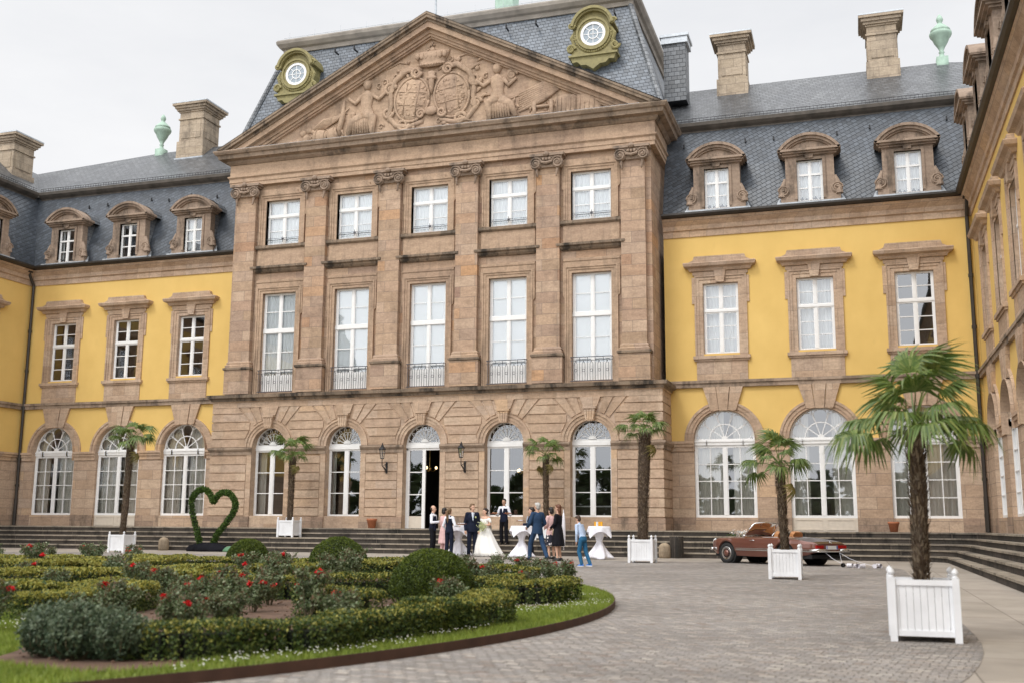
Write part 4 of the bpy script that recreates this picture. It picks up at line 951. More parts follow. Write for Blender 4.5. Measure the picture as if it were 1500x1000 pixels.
def mk_flags():
    m, nt, b, o = newmat('flagstones'); tc = N(nt, 'ShaderNodeTexCoord')
    mp = N(nt, 'ShaderNodeMapping'); mp.inputs['Rotation'].default_value = (0, 0, R_(90)); L(nt, tc.outputs['Object'], mp.inputs['Vector'])
    br = N(nt, 'ShaderNodeTexBrick', Scale=1., **{'Mortar Size': .008, 'Brick Width': 1.5, 'Row Height': .95, 'Mortar Smooth': .3, 'Bias': 0.})
    br.inputs['Color1'].default_value = (0, 0, 0, 1); br.inputs['Color2'].default_value = (1, 1, 1, 1); br.inputs['Mortar'].default_value = (.5, .5, .5, 1); L(nt, mp.outputs[0], br.inputs['Vector'])
    rp = ramp(nt, [(0, (.32, .285, .245)), (.5, (.38, .34, .295)), (.8, (.345, .31, .265)), (1, (.30, .265, .225))]); L(nt, br.outputs['Color'], rp.inputs['Fac'])
    n2 = N(nt, 'ShaderNodeTexNoise', Scale=1.1, Detail=9., Roughness=.65); L(nt, tc.outputs['Object'], n2.inputs['Vector'])
    r2 = ramp(nt, [(.3, (.76, .75, .74)), (.7, (1.12, 1.11, 1.1))]); L(nt, n2.outputs['Fac'], r2.inputs['Fac'])
    c = mixc(nt, 1., rp.outputs['Color'], r2.outputs['Color'], 'MULTIPLY'); c = mixc(nt, br.outputs['Fac'], c, (.13, .11, .09)); L(nt, c, b.inputs['Base Color'])
    b.inputs['Roughness'].default_value = .75
    bp = N(nt, 'ShaderNodeBump', Strength=.3, Distance=.01); L(nt, n2.outputs['Fac'], bp.inputs['Height']); L(nt, bp.outputs[0], b.inputs['Normal']); return m
M['cob'] = mk_cobble(); M['flag'] = mk_flags()
M['soil'] = simple('soil', (.125, .072, .046), .95, noise=.45, scale=6, bump=.8)
M['lawn'] = simple('lawn_ground', (.16, .20, .04), .9, noise=.35, scale=3)
M['steel'] = simple('rusty_steel', (.075, .036, .024), .8, noise=.35, scale=5)
m = MB(); m.poly([(-250, -250, 0), (250, -250, 0), (250, 250, 0), (-250, 250, 0)]); tag(m.build('ground', M['flag']), kind='structure')
def disc(r, z, n=96): return [(BC.x+r*math.cos(2*PI*k/n), BC.y+r*math.sin(2*PI*k/n), z) for k in range(n)]
CP_ = [(BC.x+16.5*math.cos(R_(q)), BC.y+16.5*math.sin(R_(q))) for q in range(-180, 1, 3)]+[(18.32, -11.5)]+[(14.8+3.5*math.cos(R_(q)), -11.0+3.5*math.sin(R_(q))) for q in range(0, 91, 10)]+[(-11.0+3.5*math.cos(R_(q)), -11.0+3.5*math.sin(R_(q))) for q in range(90, 181, 10)]
m = MB(); m.poly([(x, y, .005) for x, y in CP_]); tag(m.build('cobblestone_paving', M['cob']), kind='structure')
m = MB(); arc = disc(BR-.012, .062, 160); m.poly(arc); tag(m.build('lawn', M['lawn']), kind='structure')
m = MB(); rr = [disc(BR-.012, 0, 160), disc(BR-.012, .088, 160), disc(BR, .088, 160), disc(BR, 0, 160)]
for A, B_ in zip(rr, rr[1:]):
    for k in range(160): j = (k+1) % 160; m.poly([A[k], A[j], B_[j], B_[k]])
tag(m.build('steel_edging', M['steel']), 'low rusty steel strip edging the round flower bed', 'edging')
def soil_r(t):
    dg = math.degrees(t); return 11.85-1.9*math.exp(-((dg+.5)/4.2)**2)+.12*math.sin(t*23)+.08*math.sin(t*61)
SP = [(11.05, -35.12)]+[(BC.x+soil_r(R_(q))*math.cos(R_(q)), BC.y+soil_r(R_(q))*math.sin(R_(q))) for q in np.arange(-30, 140, 1.5)]+[(-4.5, -23.5), (1.5, -27.5), (4.5, -30), (6.6, -31.4), (8.0, -31.6), (9.2, -32.5), (10.35, -33.75), (10.85, -34.6)]
m = MB(); m.poly([(x, y, .075) for x, y in SP]); tag(m.build('flower_bed_soil', M['soil']), kind='structure')

# stone steps running round the courtyard
YK = [-3.05, -2.75, -2.45, -1.5, -1.2]; XK = [19.9, 20.2, 20.5, 20.8, 21.1]; XL = [-20.5, -20.8, -21.1, -21.4, -21.7]
def step_path(k, o=0):
    y, xr, xl = YK[k]-o, XK[k]-o, XL[k]+o; r = 1.3
    P = [(xl, -48)]+[(xl+r-r*math.cos(a), y-r+r*math.sin(a)) for a in [PI/2*i/8 for i in range(9)]]
    P += [(xr-r+r*math.sin(a), y-r+r*math.cos(a)) for a in [PI/2*i/8 for i in range(9)]]+[(xr, -48)]; return P
st = empty('stone_steps', (0, -3, 0), label='dark weathered stone steps running along the whole palace front', cat='steps')
tr, rs = MB(), MB()
for k in range(5):
    z0, z1 = .19*k, .19*(k+1); A = step_path(k); Af = step_path(k, .03)
    Bk = step_path(k+1) if k < 4 else [(x*1.0, y) for x, y in step_path(4, -3.2)]
    if k == 4:
        Bk = [(-24, -48)]+[(-24, 3)]*9+[(24, 3)]*9+[(24, -48)]
    n = len(A)
    for i in range(n-1):
        a, b, c, e, f, g = A[i], A[i+1], Af[i], Af[i+1], Bk[i], Bk[i+1]
        rs.poly([(*a, z0), (*b, z0), (*b, z1-.05), (*a, z1-.05)])
        tr.poly([(*a, z1-.05), (*b, z1-.05), (*e, z1-.05), (*c, z1-.05)]); tr.poly([(*c, z1-.05), (*e, z1-.05), (*e, z1), (*c, z1)])
        tr.poly([(*c, z1), (*e, z1), (*g, z1), (*f, z1)]) if k < 4 or (a[0] != 0) else None
for mbx in (tr, rs): mbx.M = None
def shift(mbx): mbx.v = [(x, y+3, z) for x, y, z in mbx.v]
shift(tr); shift(rs)
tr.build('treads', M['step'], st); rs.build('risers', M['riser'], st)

# ------------------------------------------------------------------ foliage
def leaf_mat(name, cols, rough=.55, trans=.25, gloss=.35):
    m, nt, b, o = newmat(name); tc = N(nt, 'ShaderNodeTexCoord')
    ge = N(nt, 'ShaderNodeNewGeometry')
    rp = ramp(nt, [(i/(len(cols)-1), c) for i, c in enumerate(cols)]); L(nt, ge.outputs['Random Per Island'], rp.inputs['Fac'])
    nz = N(nt, 'ShaderNodeTexNoise', Scale=2.5, Detail=3.); L(nt, tc.outputs['Object'], nz.inputs['Vector'])
    r2 = ramp(nt, [(.3, (.8, .82, .8)), (.7, (1.15, 1.12, 1.0))]); L(nt, nz.outputs['Fac'], r2.inputs['Fac'])
    c = mixc(nt, 1., rp.outputs['Color'], r2.outputs['Color'], 'MULTIPLY'); L(nt, c, b.inputs['Base Color'])
    b.inputs['Roughness'].default_value = rough; b.inputs['Specular IOR Level'].default_value = gloss
    tl = N(nt, 'ShaderNodeBsdfTranslucent'); L(nt, c, tl.inputs['Color']); mx = N(nt, 'ShaderNodeMixShader'); mx.inputs[0].default_value = trans
    L(nt, b.outputs[0], mx.inputs[1]); L(nt, tl.outputs[0], mx.inputs[2]); L(nt, mx.outputs[0], o.inputs['Surface']); return m
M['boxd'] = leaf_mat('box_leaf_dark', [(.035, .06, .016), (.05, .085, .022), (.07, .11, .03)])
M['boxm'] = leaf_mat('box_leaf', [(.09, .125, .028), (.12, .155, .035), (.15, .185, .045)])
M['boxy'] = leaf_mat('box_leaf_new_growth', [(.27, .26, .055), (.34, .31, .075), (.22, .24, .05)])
M['yew'] = leaf_mat('yew_leaf', [(.03, .05, .008), (.05, .08, .012), (.075, .11, .014)])
M['yewy'] = leaf_mat('yew_leaf_tip', [(.10, .14, .015), (.14, .18, .02), (.08, .12, .015)])
M['grey'] = leaf_mat('grey_green_leaf', [(.085, .125, .07), (.125, .165, .10), (.18, .22, .15)], gloss=.5)
M['greyd'] = leaf_mat('dark_blue_green_leaf', [(.035, .065, .035), (.05, .085, .045), (.07, .11, .06)], gloss=.5)
M['rose'] = leaf_mat('rose_leaf', [(.06, .10, .035), (.10, .15, .06), (.17, .21, .11), (.26, .29, .19)], gloss=.5)
M['rosered'] = leaf_mat('rose_young_leaf', [(.13, .075, .045), (.10, .085, .04), (.16, .10, .06)])
M['stem'] = simple('rose_stem', (.10, .085, .045), .7, noise=.3)
M['bloom'] = leaf_mat('red_petal', [(.75, .012, .02), (.6, .008, .015), (.8, .04, .04)], rough=.5)
M['ivy'] = leaf_mat('ivy_leaf', [(.035, .075, .012), (.06, .12, .02), (.10, .17, .03)])
M['core'] = simple('dark_core', (.016, .022, .010), .9)  # near-black filler colour for the solid cores
M['palm'] = leaf_mat('palm_leaf', [(.06, .115, .022), (.10, .165, .035), (.15, .215, .05), (.24, .28, .09)], rough=.4, gloss=.5)
M['palmy'] = leaf_mat('palm_leaf_dry', [(.30, .24, .10), (.20, .20, .06), (.35, .27, .13)])
M['trunk'] = simple('palm_trunk_fibre', (.095, .065, .045), .95, noise=.55, scale=14, bump=1.)
M['fibre'] = leaf_mat('palm_leaf_base', [(.06, .04, .028), (.12, .085, .06), (.26, .21, .16)], rough=.9, trans=.05, gloss=.1)
M['grass'] = leaf_mat('grass_blade', [(.15, .21, .035), (.21, .28, .045), (.29, .34, .08)], trans=.3)
M['daisy'] = simple('daisy', (.8, .8, .74), .7)

def leaf_quads(P, size, asp=.55, up=None, rg=rng, droop=0):
    """diamond leaves at points P with random orientation"""
    n = len(P); d_ = rg.normal(size=(n, 3))
    if up is not None: d_ = d_*(1-abs(up))+np.array([0, 0, 1.])*up*1.2
    d_ /= np.linalg.norm(d_, axis=1)[:, None]+1e-9
    e = np.cross(d_, rg.normal(size=(n, 3))); e /= np.linalg.norm(e, axis=1)[:, None]+1e-9
    s = (size*rg.uniform(.65, 1.3, n))[:, None]
    V = np.stack([P-d_*s*.5, P+e*s*asp*.5, P+d_*s*.5, P-e*s*asp*.5], 1).reshape(-1, 3)
    F = np.arange(4*n).reshape(-1, 4); return V, F
def smooth_noise(P, f, seed):
    r = np.random.default_rng(seed); out = np.zeros(len(P))
    for _ in range(5):
        k = r.normal(size=3)*f; out += np.sin(P@k+r.uniform(0, 6.3))
    return out/5
def foliage_obj(name, P, size, mats, mi, parent, asp=.55, up=None):
    V, F = leaf_quads(P, size, asp, up); return np_mesh(name, V, F, mats, mi, parent)

def hedge(pts, wd, ht, n_per_m, leaf, label, mats=('boxd', 'boxm', 'boxy'), ytop=.75, seed=1, name='box_hedge', group='clipped box hedges of the flower bed', zb=.08, lump=.06):
    for _ in range(2):
        q_ = [pts[0]]
        for a, b in zip(pts, pts[1:]): q_ += [(a[0]*.75+b[0]*.25, a[1]*.75+b[1]*.25), (a[0]*.25+b[0]*.75, a[1]*.25+b[1]*.75)]
        pts = q_+[pts[-1]]
    r = np.random.default_rng(seed); P2 = np.array(pts); base = P2.mean(0)
    ln = np.linalg.norm(np.diff(P2, axis=0), axis=1); tot = ln.sum(); cum = np.r_[0, np.cumsum(ln)]
    ht = ht*.70; n = int(n_per_m*(tot+wd)*.85); t0_ = r.uniform(-wd*.42, tot+wd*.42, n); t = np.clip(t0_, 1e-4, tot-1e-4); seg = np.clip(np.searchsorted(cum, t)-1, 0, len(ln)-1)
    f = (t-cum[seg])/ln[seg]; C = P2[seg]+(P2[seg+1]-P2[seg])*f[:, None]; inn = r.uniform(size=n) < .18; C = C+((P2[seg+1]-P2[seg])/ln[seg][:, None])*np.where(t0_ < 0, t0_, np.where(t0_ > tot, t0_-tot, np.where(inn, np.where(f < .5, -1, 1)*r.uniform(0, wd*.5, n)*(np.abs(f-.5) > .3), 0)))[:, None]; T = (P2[seg+1]-P2[seg])/ln[seg][:, None]; Nn = np.c_[T[:, 1], -T[:, 0]]
    # cross section: rounded box, samples mostly near its skin
    a = r.uniform(0, 1, n); per = 2*ht+wd; u = a*per
    lx = np.where(u < ht, -wd/2, np.where(u < ht+wd, -wd/2+(u-ht), wd/2)); lz = np.where(u < ht, u, np.where(u < ht+wd, ht, per-u))
    ins = np.abs(r.normal(0, .06, n)); sh = 1-ins*1.2; endd = (t0_ < -wd*.2) | (t0_ > tot+wd*.2); sh = np.where(endd, sh*r.uniform(0, .95, n), sh)
    lx = lx*sh; lz = lz*(1-ins*.6)
    q = np.c_[C, lz]; ns = smooth_noise(q, 4., seed)*lump*1.5+smooth_noise(q, 14., seed+9)*lump*.5
    lx = lx*(1+ns*2.2); lz = lz*(1+ns*1.6)
    corner = (np.abs(lx) > wd*.42) & (lz > ht*.88); lz[corner] *= .93
    X = C+Nn*lx[:, None]+r.normal(0, .012, (n, 2)); P = np.c_[X-base, zb+lz+r.normal(0, .008, n)]
    P[:, 2] = np.maximum(P[:, 2], zb+.01)
    mi = np.zeros(n, int); uu = r.uniform(size=n); top = lz/ht
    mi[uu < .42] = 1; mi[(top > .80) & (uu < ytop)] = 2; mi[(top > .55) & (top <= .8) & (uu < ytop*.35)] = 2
    o = empty(name, (base[0], base[1], 0), label=label, cat='hedge', group=group)
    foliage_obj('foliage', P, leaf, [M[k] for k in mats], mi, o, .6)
    m = MB()
    for (x0, y0), (x1, y1), l in zip(P2-base, P2[1:]-base, ln):
        tx, ty = (x1-x0)/l, (y1-y0)/l; nx, ny = ty*wd*.24, -tx*wd*.24; h = zb+ht*.66; e_ = min(.03, l*.1); x0, y0, x1, y1 = x0+tx*e_, y0+ty*e_, x1-tx*e_, y1-ty*e_
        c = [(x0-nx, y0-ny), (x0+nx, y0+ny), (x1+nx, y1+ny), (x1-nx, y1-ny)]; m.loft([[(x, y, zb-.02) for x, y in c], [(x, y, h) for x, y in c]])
    m.build('solid_core', M['core'], o); return o  # solid dark core filling the hedge behind its leaves

HG_ = [
 ('front_b', [(11.85, -34.55), (12.25, -34.55), (12.60, -34.10)], .42, .36, .32), ('front_c', [(12.62, -33.95), (12.98, -33.75), (13.06, -33.35)], .40, .34, .22),
 ('front_d', [(13.02, -33.2), (13.18, -32.75), (13.28, -32.15)], .42, .38, .42), ('front_e', [(13.26, -32.0), (13.40, -31.6)], .42, .42, .15),
 ('front_f', [(13.42, -31.5), (13.48, -30.75)], .48, .42, .7), ('right_a', [(12.70, -27.95), (13.2, -27.95), (13.36, -27.25)], .45, .42, .7),
 ('right_b', [(11.95, -26.9), (12.5, -26.95)], .45, .42, .6), ('left_a', [(7.1, -31.0), (8.2, -31.35), (8.25, -30.2)], .55, .45, .8),
 ('left_b', [(8.95, -32.3), (9.2, -31.8), (8.95, -30.6)], .5, .42, .85), ('left_c', [(2.1, -26.1), (3.3, -25.9), (3.6, -24.6)], .7, .48, .9),
 ('left_d', [(3.9, -25.5), (3.55, -23.6), (3.5, -22.3)], .7, .45, .9), ('left_e', [(5.0, -28.4), (5.95, -27.6), (6.1, -26.2)], .6, .42, .85),
 ('mid_a', [(11.45, -30.7), (12.02, -30.7)], .55, .45, .5), ('mid_b', [(9.9, -27.9), (10.5, -27.8), (10.9, -27.3)], .5, .45, .5),
 ('mid_c', [(5.9, -25.9), (6.4, -25.1), (7.0, -24.6)], .6, .42, .85), ('mid_d', [(8.8, -28.4), (9.55, -28.5), (9.95, -28.1)], .5, .42, .8),
 ('mid_e', [(6.75, -27.6), (7.65, -27.8), (8.15, -27.2)], .55, .42, .8), ('mid_f', [(6.9, -24.4), (7.9, -23.8)], .6, .42, .8),
 ('back_a', [(6.1, -21.3), (8.3, -21.8)], .6, .42, .8), ('back_b', [(2.0, -21.3), (4.2, -21.0)], .6, .42, .8), ('back_c', [(7.0, -20.2), (8.2, -20.5)], .6, .42, .6),
 ('right_c', [(10.5, -23.2), (11.6, -23.2)], .5, .42, .7), ('left_f', [(-.8, -22.8), (1.2, -22.6)], .7, .45, .85),
]
HL = {'front_b': 'box hedge piece at the front rim between the bare soil and the big grey-green bush', 'front_c': 'dark box hedge piece at the front rim, left of the middle', 'front_d': 'olive box hedge piece at the front rim in front of the big dome',
 'front_e': 'short dark green box hedge piece at the front rim below the big dome', 'front_f': 'rightmost box hedge piece of the front rim with pale tips, by the lawn wedge',
 'right_a': 'box hedge piece farthest right, with yellow-green top on the lawn', 'right_b': 'box hedge piece just right of the big yew dome', 'left_a': 'upper yellow-topped box hedge at the left edge of the picture',
 'left_b': 'yellow-topped box hedge slanting just behind the big grey-green bush', 'left_c': 'far yellow-topped hedge near the left edge below the back roses', 'left_d': 'thick far hedge with an angled end left of the small dome',
 'left_e': 'yellow-green hedge above the red roses on the left', 'mid_a': 'twiggy pale hedge clump in front of the big dome', 'mid_b': 'dark box hedge reaching the left side of the big dome',
 'mid_c': 'far yellow-green hedge in front of the small dome', 'mid_d': 'yellow-green hedge left of the dark hedge by the big dome', 'mid_e': 'yellow-topped hedge behind the red rose clump',
 'mid_f': 'low hedge between the small and the middle dome', 'back_a': 'hedge running just in front of the middle dome', 'back_b': 'hedge in the back row left of the small dome',
 'back_c': 'hedge in the back row right of the middle dome', 'right_c': 'hedge behind the big dome towards the guests', 'left_f': 'farthest hedge at the left edge behind the roses'}
for i, (k, pts, wd, ht, yt) in enumerate(HG_):
    dist = math.hypot(pts[0][0]-17.3, pts[0][1]+41.7); leaf = .030 if dist < 13 else .038 if dist < 17 else .05
    hedge(pts, wd, ht, 7000*(.030/leaf)**1.6*1.15, leaf, HL[k], ytop=yt, seed=20+i, lump=.11 if k[:5] == 'front' else .075)
# big loose grey-green bushes at the front left: many upright leafy shoots
def shrub(x, y, r, h, label, seed):
    r0 = np.random.default_rng(seed); o = empty('grey_bush', (x, y, 0), label=label, cat='shrub', group='grey-green shrubs at the front rim'); P = []; mi = []; m = MB()
    for k in range(150):
        a = r0.uniform(0, 2*PI); q = math.sqrt(r0.uniform(0, 1)); hh = h*(1-.35*q*q)*r0.uniform(.72, 1.12); b0 = np.array([r*.25*q*math.cos(a), r*.25*q*math.sin(a), .06]); b1 = np.array([r*q*math.cos(a), r*q*math.sin(a), .08+hh]); bm = (b0+b1)/2+np.array([r*.3*q*math.cos(a), r*.3*q*math.sin(a), .0])
        if k % 2 == 0: m.tube([b0, bm, b1], [.007, .005, .002], 4)
        t = r0.uniform(.28, 1.02, 95)[:, None]; C = (1-t)**2*b0+2*t*(1-t)*bm+t*t*b1; P.append(C+r0.normal(0, .022, C.shape)); mi.append(np.where((t[:, 0] > .72) & (r0.uniform(size=95) < .75), 1, 0))
    P = np.concatenate(P); P[:, 2] = np.maximum(P[:, 2], .09); foliage_obj('foliage', P, .032, [M['greyd'], M['grey']], np.concatenate(mi), o, .5, up=.3); m.build('stems', M['stem'], o); return o
shrub(11.32, -34.72, .24, .36, 'grey-green bush at the left end of the front rim', 60); shrub(11.62, -34.80, .23, .38, 'second grey-green bush from the left end of the front rim', 61)
shrub(11.92, -34.72, .22, .34, 'grey-green bush beside the bare soil at the front rim', 62); shrub(11.1, -34.35, .22, .34, 'pale grey-green bush behind the leftmost one', 63); shrub(11.45, -34.3, .20, .30, 'small grey-green bush behind the front ones', 64)
def dome(x, y, r, h, label, seed):
    r0 = np.random.default_rng(seed); n = 26000; v = r0.normal(size=(n, 3)); v[:, 2] = np.abs(v[:, 2])*1.0-.25; v /= np.linalg.norm(v, axis=1)[:, None]
    ns = 1+smooth_noise(v, 6, seed)*.035+smooth_noise(v, 18, seed+1)*.03; rad = (1-np.abs(r0.normal(0, .03, n)))*ns
    P = v*rad[:, None]*np.array([r, r, h*.72]); P[:, 2] += .08+h*.28; P = P[P[:, 2] > .09]; n = len(P)
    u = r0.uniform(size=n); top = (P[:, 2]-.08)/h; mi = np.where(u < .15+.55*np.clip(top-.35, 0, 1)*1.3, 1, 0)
    o = empty('yew_dome', (x, y, 0), label=label, cat='topiary', group='round clipped yew domes')
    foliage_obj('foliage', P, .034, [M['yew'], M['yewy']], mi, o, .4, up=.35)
    m = MB(); m.ell((0, 0, .08+h*.28), (r*.93, r*.93, h*.67), seg=20, rg=12); m.build('solid_core', M['core'], o, smooth=True); return o  # solid dark ellipsoid filling the dome behind its leaves
dome(11.82, -28.2, .56, .70, 'largest clipped yew dome, nearest the camera, in the middle of the picture', 1)
dome(6.98, -21.4, .60, .76, 'middle-sized clipped yew dome left of the largest one', 2)
dome(3.38, -19.0, .50, .66, 'smallest, darkest yew dome by the foot of the green heart', 3)

def rose_proto(seed, nb, h=.62, w=.36):
    r = np.random.default_rng(seed); o = empty('rose_bush', (0, 0, 0)); st_ = MB(); P = []; tips = []
    for k in range(11):
        a = r.uniform(0, 2*PI); rr_ = r.uniform(.3, 1)*w; hh = h*r.uniform(.65, 1.05)
        p0 = Vector((.04*math.cos(a), .04*math.sin(a), 0)); p1 = Vector((rr_*.45*math.cos(a), rr_*.45*math.sin(a), hh*.55)); p2 = Vector((rr_*math.cos(a+.2), rr_*math.sin(a+.2), hh))
        st_.tube([p0, p1, p2], [.009, .007, .004], 5); tips.append(p2)
        for j in range(3):
            t = r.uniform(.35, .9); b0 = p1.lerp(p2, t) if t > .5 else p0.lerp(p1, t*2); b1 = b0+Vector((r.uniform(-.14, .14), r.uniform(-.14, .14), r.uniform(.05, .16))); st_.tube([b0, b1], [.005, .003], 4)
            for _ in range(34): q = b0.lerp(b1, r.uniform()); P.append((q.x+r.normal(0, .035), q.y+r.normal(0, .035), q.z+r.normal(0, .03)))
        for _ in range(75):
            t = r.uniform(.25, 1); q = p0.lerp(p1, t*2) if t < .5 else p1.lerp(p2, t*2-1); P.append((q.x+r.normal(0, .045), q.y+r.normal(0, .045), q.z+r.normal(0, .03)))
    P = np.array(P); P[:, 2] = np.maximum(P[:, 2], .02); mi = (r.uniform(size=len(P)) < np.where(P[:, 2] > h*.85, .3, .05)).astype(int)
    st_.build('stems', M['stem'], o); foliage_obj('foliage', P, .055, [M['rose'], M['rosered']], mi, o, .62)
    for k in range(nb):
        t = tips[k]; b = np.array(t)+r.normal(0, .03, (60, 3))*[.85, .85, .6]+[0, 0, .03]
        foliage_obj('bloom', b, .05, [M['bloom']], None, o, .9)
    return o
protos = [rose_proto(1, 3), rose_proto(2, 1, .55), rose_proto(3, 2, .7, .34), rose_proto(4, 0, .6), rose_proto(5, 4, .5, .4)]
ROSES = [(-4.5, -18.6), (-3.16, -18.7), (-2.23, -19.2), (-1.2, -19.0), (-0.4, -18.2), (5.8, -19.3), (9.3, -20.3), (10.3, -20.9), (10.9, -21.4), (11.4, -22.0), (11.9, -22.8), (9.5, -21.1),
 (11.09, -32.85), (11.38, -32.94), (11.33, -32.4), (11.24, -32.04), (10.26, -31.09), (9.7, -30.8), (8.51, -29.47), (9.69, -29.63), (10.49, -30.47), (10.11, -29.45), (10.31, -33.16), (12.62, -29.7), (5.84, -26.9), (7.82, -29.04), (6.94, -23.9), (9.13, -25.76), (3.2, -27.01), (12.5, -32.3), (2.16, -24.6),
 (8.3, -23.4), (9.8, -24.4), (7.4, -25.6), (8.6, -26.6), (-1.2, -20.6), (11.0, -23.6), (12.0, -24.4), (11.6, -25.8), (1.0, -21.6), (-2.6, -20.6), (7.9, -22.6), (4.3, -27.2), (6.9, -29.6), (10.6, -31.9), (10.0, -32.3), (9.6, -33.6), (11.6, -31.2), (5.0, -19.9), (4.4, -19.4), (7.9, -20.0), (1.6, -20.9), (12.4, -23.6)]
SPOT = ['small rose bush with red blooms in the front clump by the bare soil', 'rose bush with grey-green leaves in the back row below the steps', 'rose bush among the yellow-topped hedges in the middle of the bed', 'tall rose bush at the right end of the bed, in front of the guests']
used = set()
def rose_label(x, y, k):
    dst = math.hypot(x-17.3, y+41.7)
    where = 'in the front clump beside the bare soil' if dst < 12.5 else 'at the foot of the largest dome' if (dst < 15.5 and x > 11) else 'between the yellow-topped hedges' if dst < 21 else ('at the right end, before the guests' if x > 8.5 else 'in the back row before the steps')
    bl = ['with three red blooms', 'with one red bloom', 'with two blooms and tall shoots', 'without any bloom', 'low, with four red blooms'][k]
    return 'rose bush %s, %s' % (where, bl)
rr = random.Random(9); first = set()
for i, (x, y) in enumerate(ROSES):
    k = rr.choice([0, 1, 2, 3, 3, 1, 4]); o = protos[k] if k not in first else copy_tree(protos[k]); first.add(k)
    s = rr.uniform(.8, 1.15)*(.60 if x > 8.5 and y > -24.5 else .66 if y > -21.5 else .78 if y > -24 else .74 if y > -28.7 else .64); o.location = (x, y, .07); o.rotation_euler = (0, 0, rr.uniform(0, 6.28)); o.scale = (s, s, s)
    tag(o, rose_label(x, y, k), 'rose bush', 'rose bushes '+rose_label(x, y, k)[10:])
for k in range(5):
    if k not in first: protos[k].location = (4.5, -24.5, .07); tag(protos[k], rose_label(4.5, -24.5, k), 'rose bush', 'rose bushes')

# lawn blades and daisies on the visible rim
n = 150000; th = rng.uniform(R_(-52), R_(75), n*2); rad = np.sqrt(rng.uniform(6.0**2, (BR-.02)**2, n*2)); gx, gy = BC.x+rad*np.cos(th), BC.y+rad*np.sin(th)
def in_poly(x, y, P):
    c = np.zeros(len(x), bool); j = len(P)-1
    for i in range(len(P)):
        xi, yi = P[i]; xj, yj = P[j]; k = ((yi > y) != (yj > y)) & (x < (xj-xi)*(y-yi)/(yj-yi+1e-12)+xi); c ^= k; j = i
    return c
keep = ~in_poly(gx, gy, SP); gx, gy = gx[keep], gy[keep]; n = len(gx)
h = rng.uniform(.035, .075, n); a = rng.uniform(0, 6.28, n); w_ = .006
V = np.stack([np.c_[gx-w_*np.cos(a), gy-w_*np.sin(a), np.full(n, .06)], np.c_[gx+w_*np.cos(a), gy+w_*np.sin(a), np.full(n, .06)], np.c_[gx+rng.normal(0, .018, n), gy+rng.normal(0, .018, n), .06+h]], 1).reshape(-1, 3)
tag(np_mesh('grass', V, np.arange(3*n).reshape(-1, 3), M['grass']), kind='stuff')
nd = 2600; i = rng.integers(0, n, nd*3); fx, fy = gx[i], gy[i]; cl = smooth_noise(np.c_[fx, fy, fx*0], 2.0, 4) > .1; fx, fy = fx[cl][:nd], fy[cl][:nd]
m = MB()
for x, y in zip(fx, fy):
    z = .06+rnd.uniform(.05, .08); m.poly([(x+.0075*math.cos(2*PI*k/6), y+.0075*math.sin(2*PI*k/6), z+.003*math.cos(k*2)) for k in range(6)])
tag(m.build('daisies', M['daisy']), kind='stuff')
# fallen clods and twigs on the bare soil
m = MB()
for _ in range(1500):
    x, y = rnd.uniform(6, 13.6), rnd.uniform(-35.2, -25)
    if in_poly(np.array([x]), np.array([y]), SP)[0]: s = rnd.uniform(.006, .026); m.ell((x, y, .075+s*.3), (s, s*rnd.uniform(.6, 1), s*.6), seg=5, rg=3)
tag(m.build('soil_clods', M['soil']), kind='stuff')

# tree line across the park, seen only in the window reflections
P = []
for k in range(60):
    x = -150+k*5+rnd.uniform(-2, 2); hh = rnd.uniform(6, 11); c = np.array([x, -118+rnd.uniform(-4, 4), hh*.55]); v = rng.normal(size=(500, 3)); v /= np.linalg.norm(v, axis=1)[:, None]; P.append(c+v*np.array([4.5, 3.5, hh*.5])*rng.uniform(.75, 1, (500, 1)))
tag(foliage_obj('distant_wood', np.concatenate(P), 1.3, [M['boxd']], None, None, .8), kind='stuff')

# ------------------------------------------------------------------ planters and palms
def planter_proto():
    o = empty('planter', (0, 0, 0)); h, w = .60, .30
    b = MB(); n = 9
    for s in (-1, 1):
        for k in range(n):
            a, c = -w+2*w*k/n+.0016, -w+2*w*(k+1)/n-.0016
            for q in (0, 1):
                y0, y1 = sorted((s*(w-.005-.002*(k % 2)), s*(w-.03)))
                if q: b.box(a, c, y0, y1, .07, h-.02)
                else: b.box(y0, y1, a, c, .071, h-.021)
    b.build('side_boards', M['whitewood'], o)
    for z in (.06, h-.045):
        r = MB()
        for s in (-1, 1):
            y0, y1 = sorted((s*(w-.012), s*(w+.012))); r.box(-w, w, y0, y1, z, z+.055); r.box(y0, y1, -w, w, z+.001, z+.054)
        r.build('rail', M['whitewood'], o)
    for sx in (-1, 1):
        for sy in (-1, 1):
            p = MB(); x, y = sx*w, sy*w; p.box(x-.034, x+.034, y-.034, y+.034, 0, h+.03)
            p.lathe([(.03, h+.03), (.034, h+.04), (.02, h+.05), (.032, h+.07), (.036, h+.085), (.028, h+.105), (.01, h+.122), (.004, h+.13)], (x, y, 0), 10); p.build('corner_post', M['whitewood'], o)
    s = MB(); s.box(-w+.03, w-.03, -w+.03, w-.03, h-.16, h-.09); s.build('soil', M['soil'], o); return o
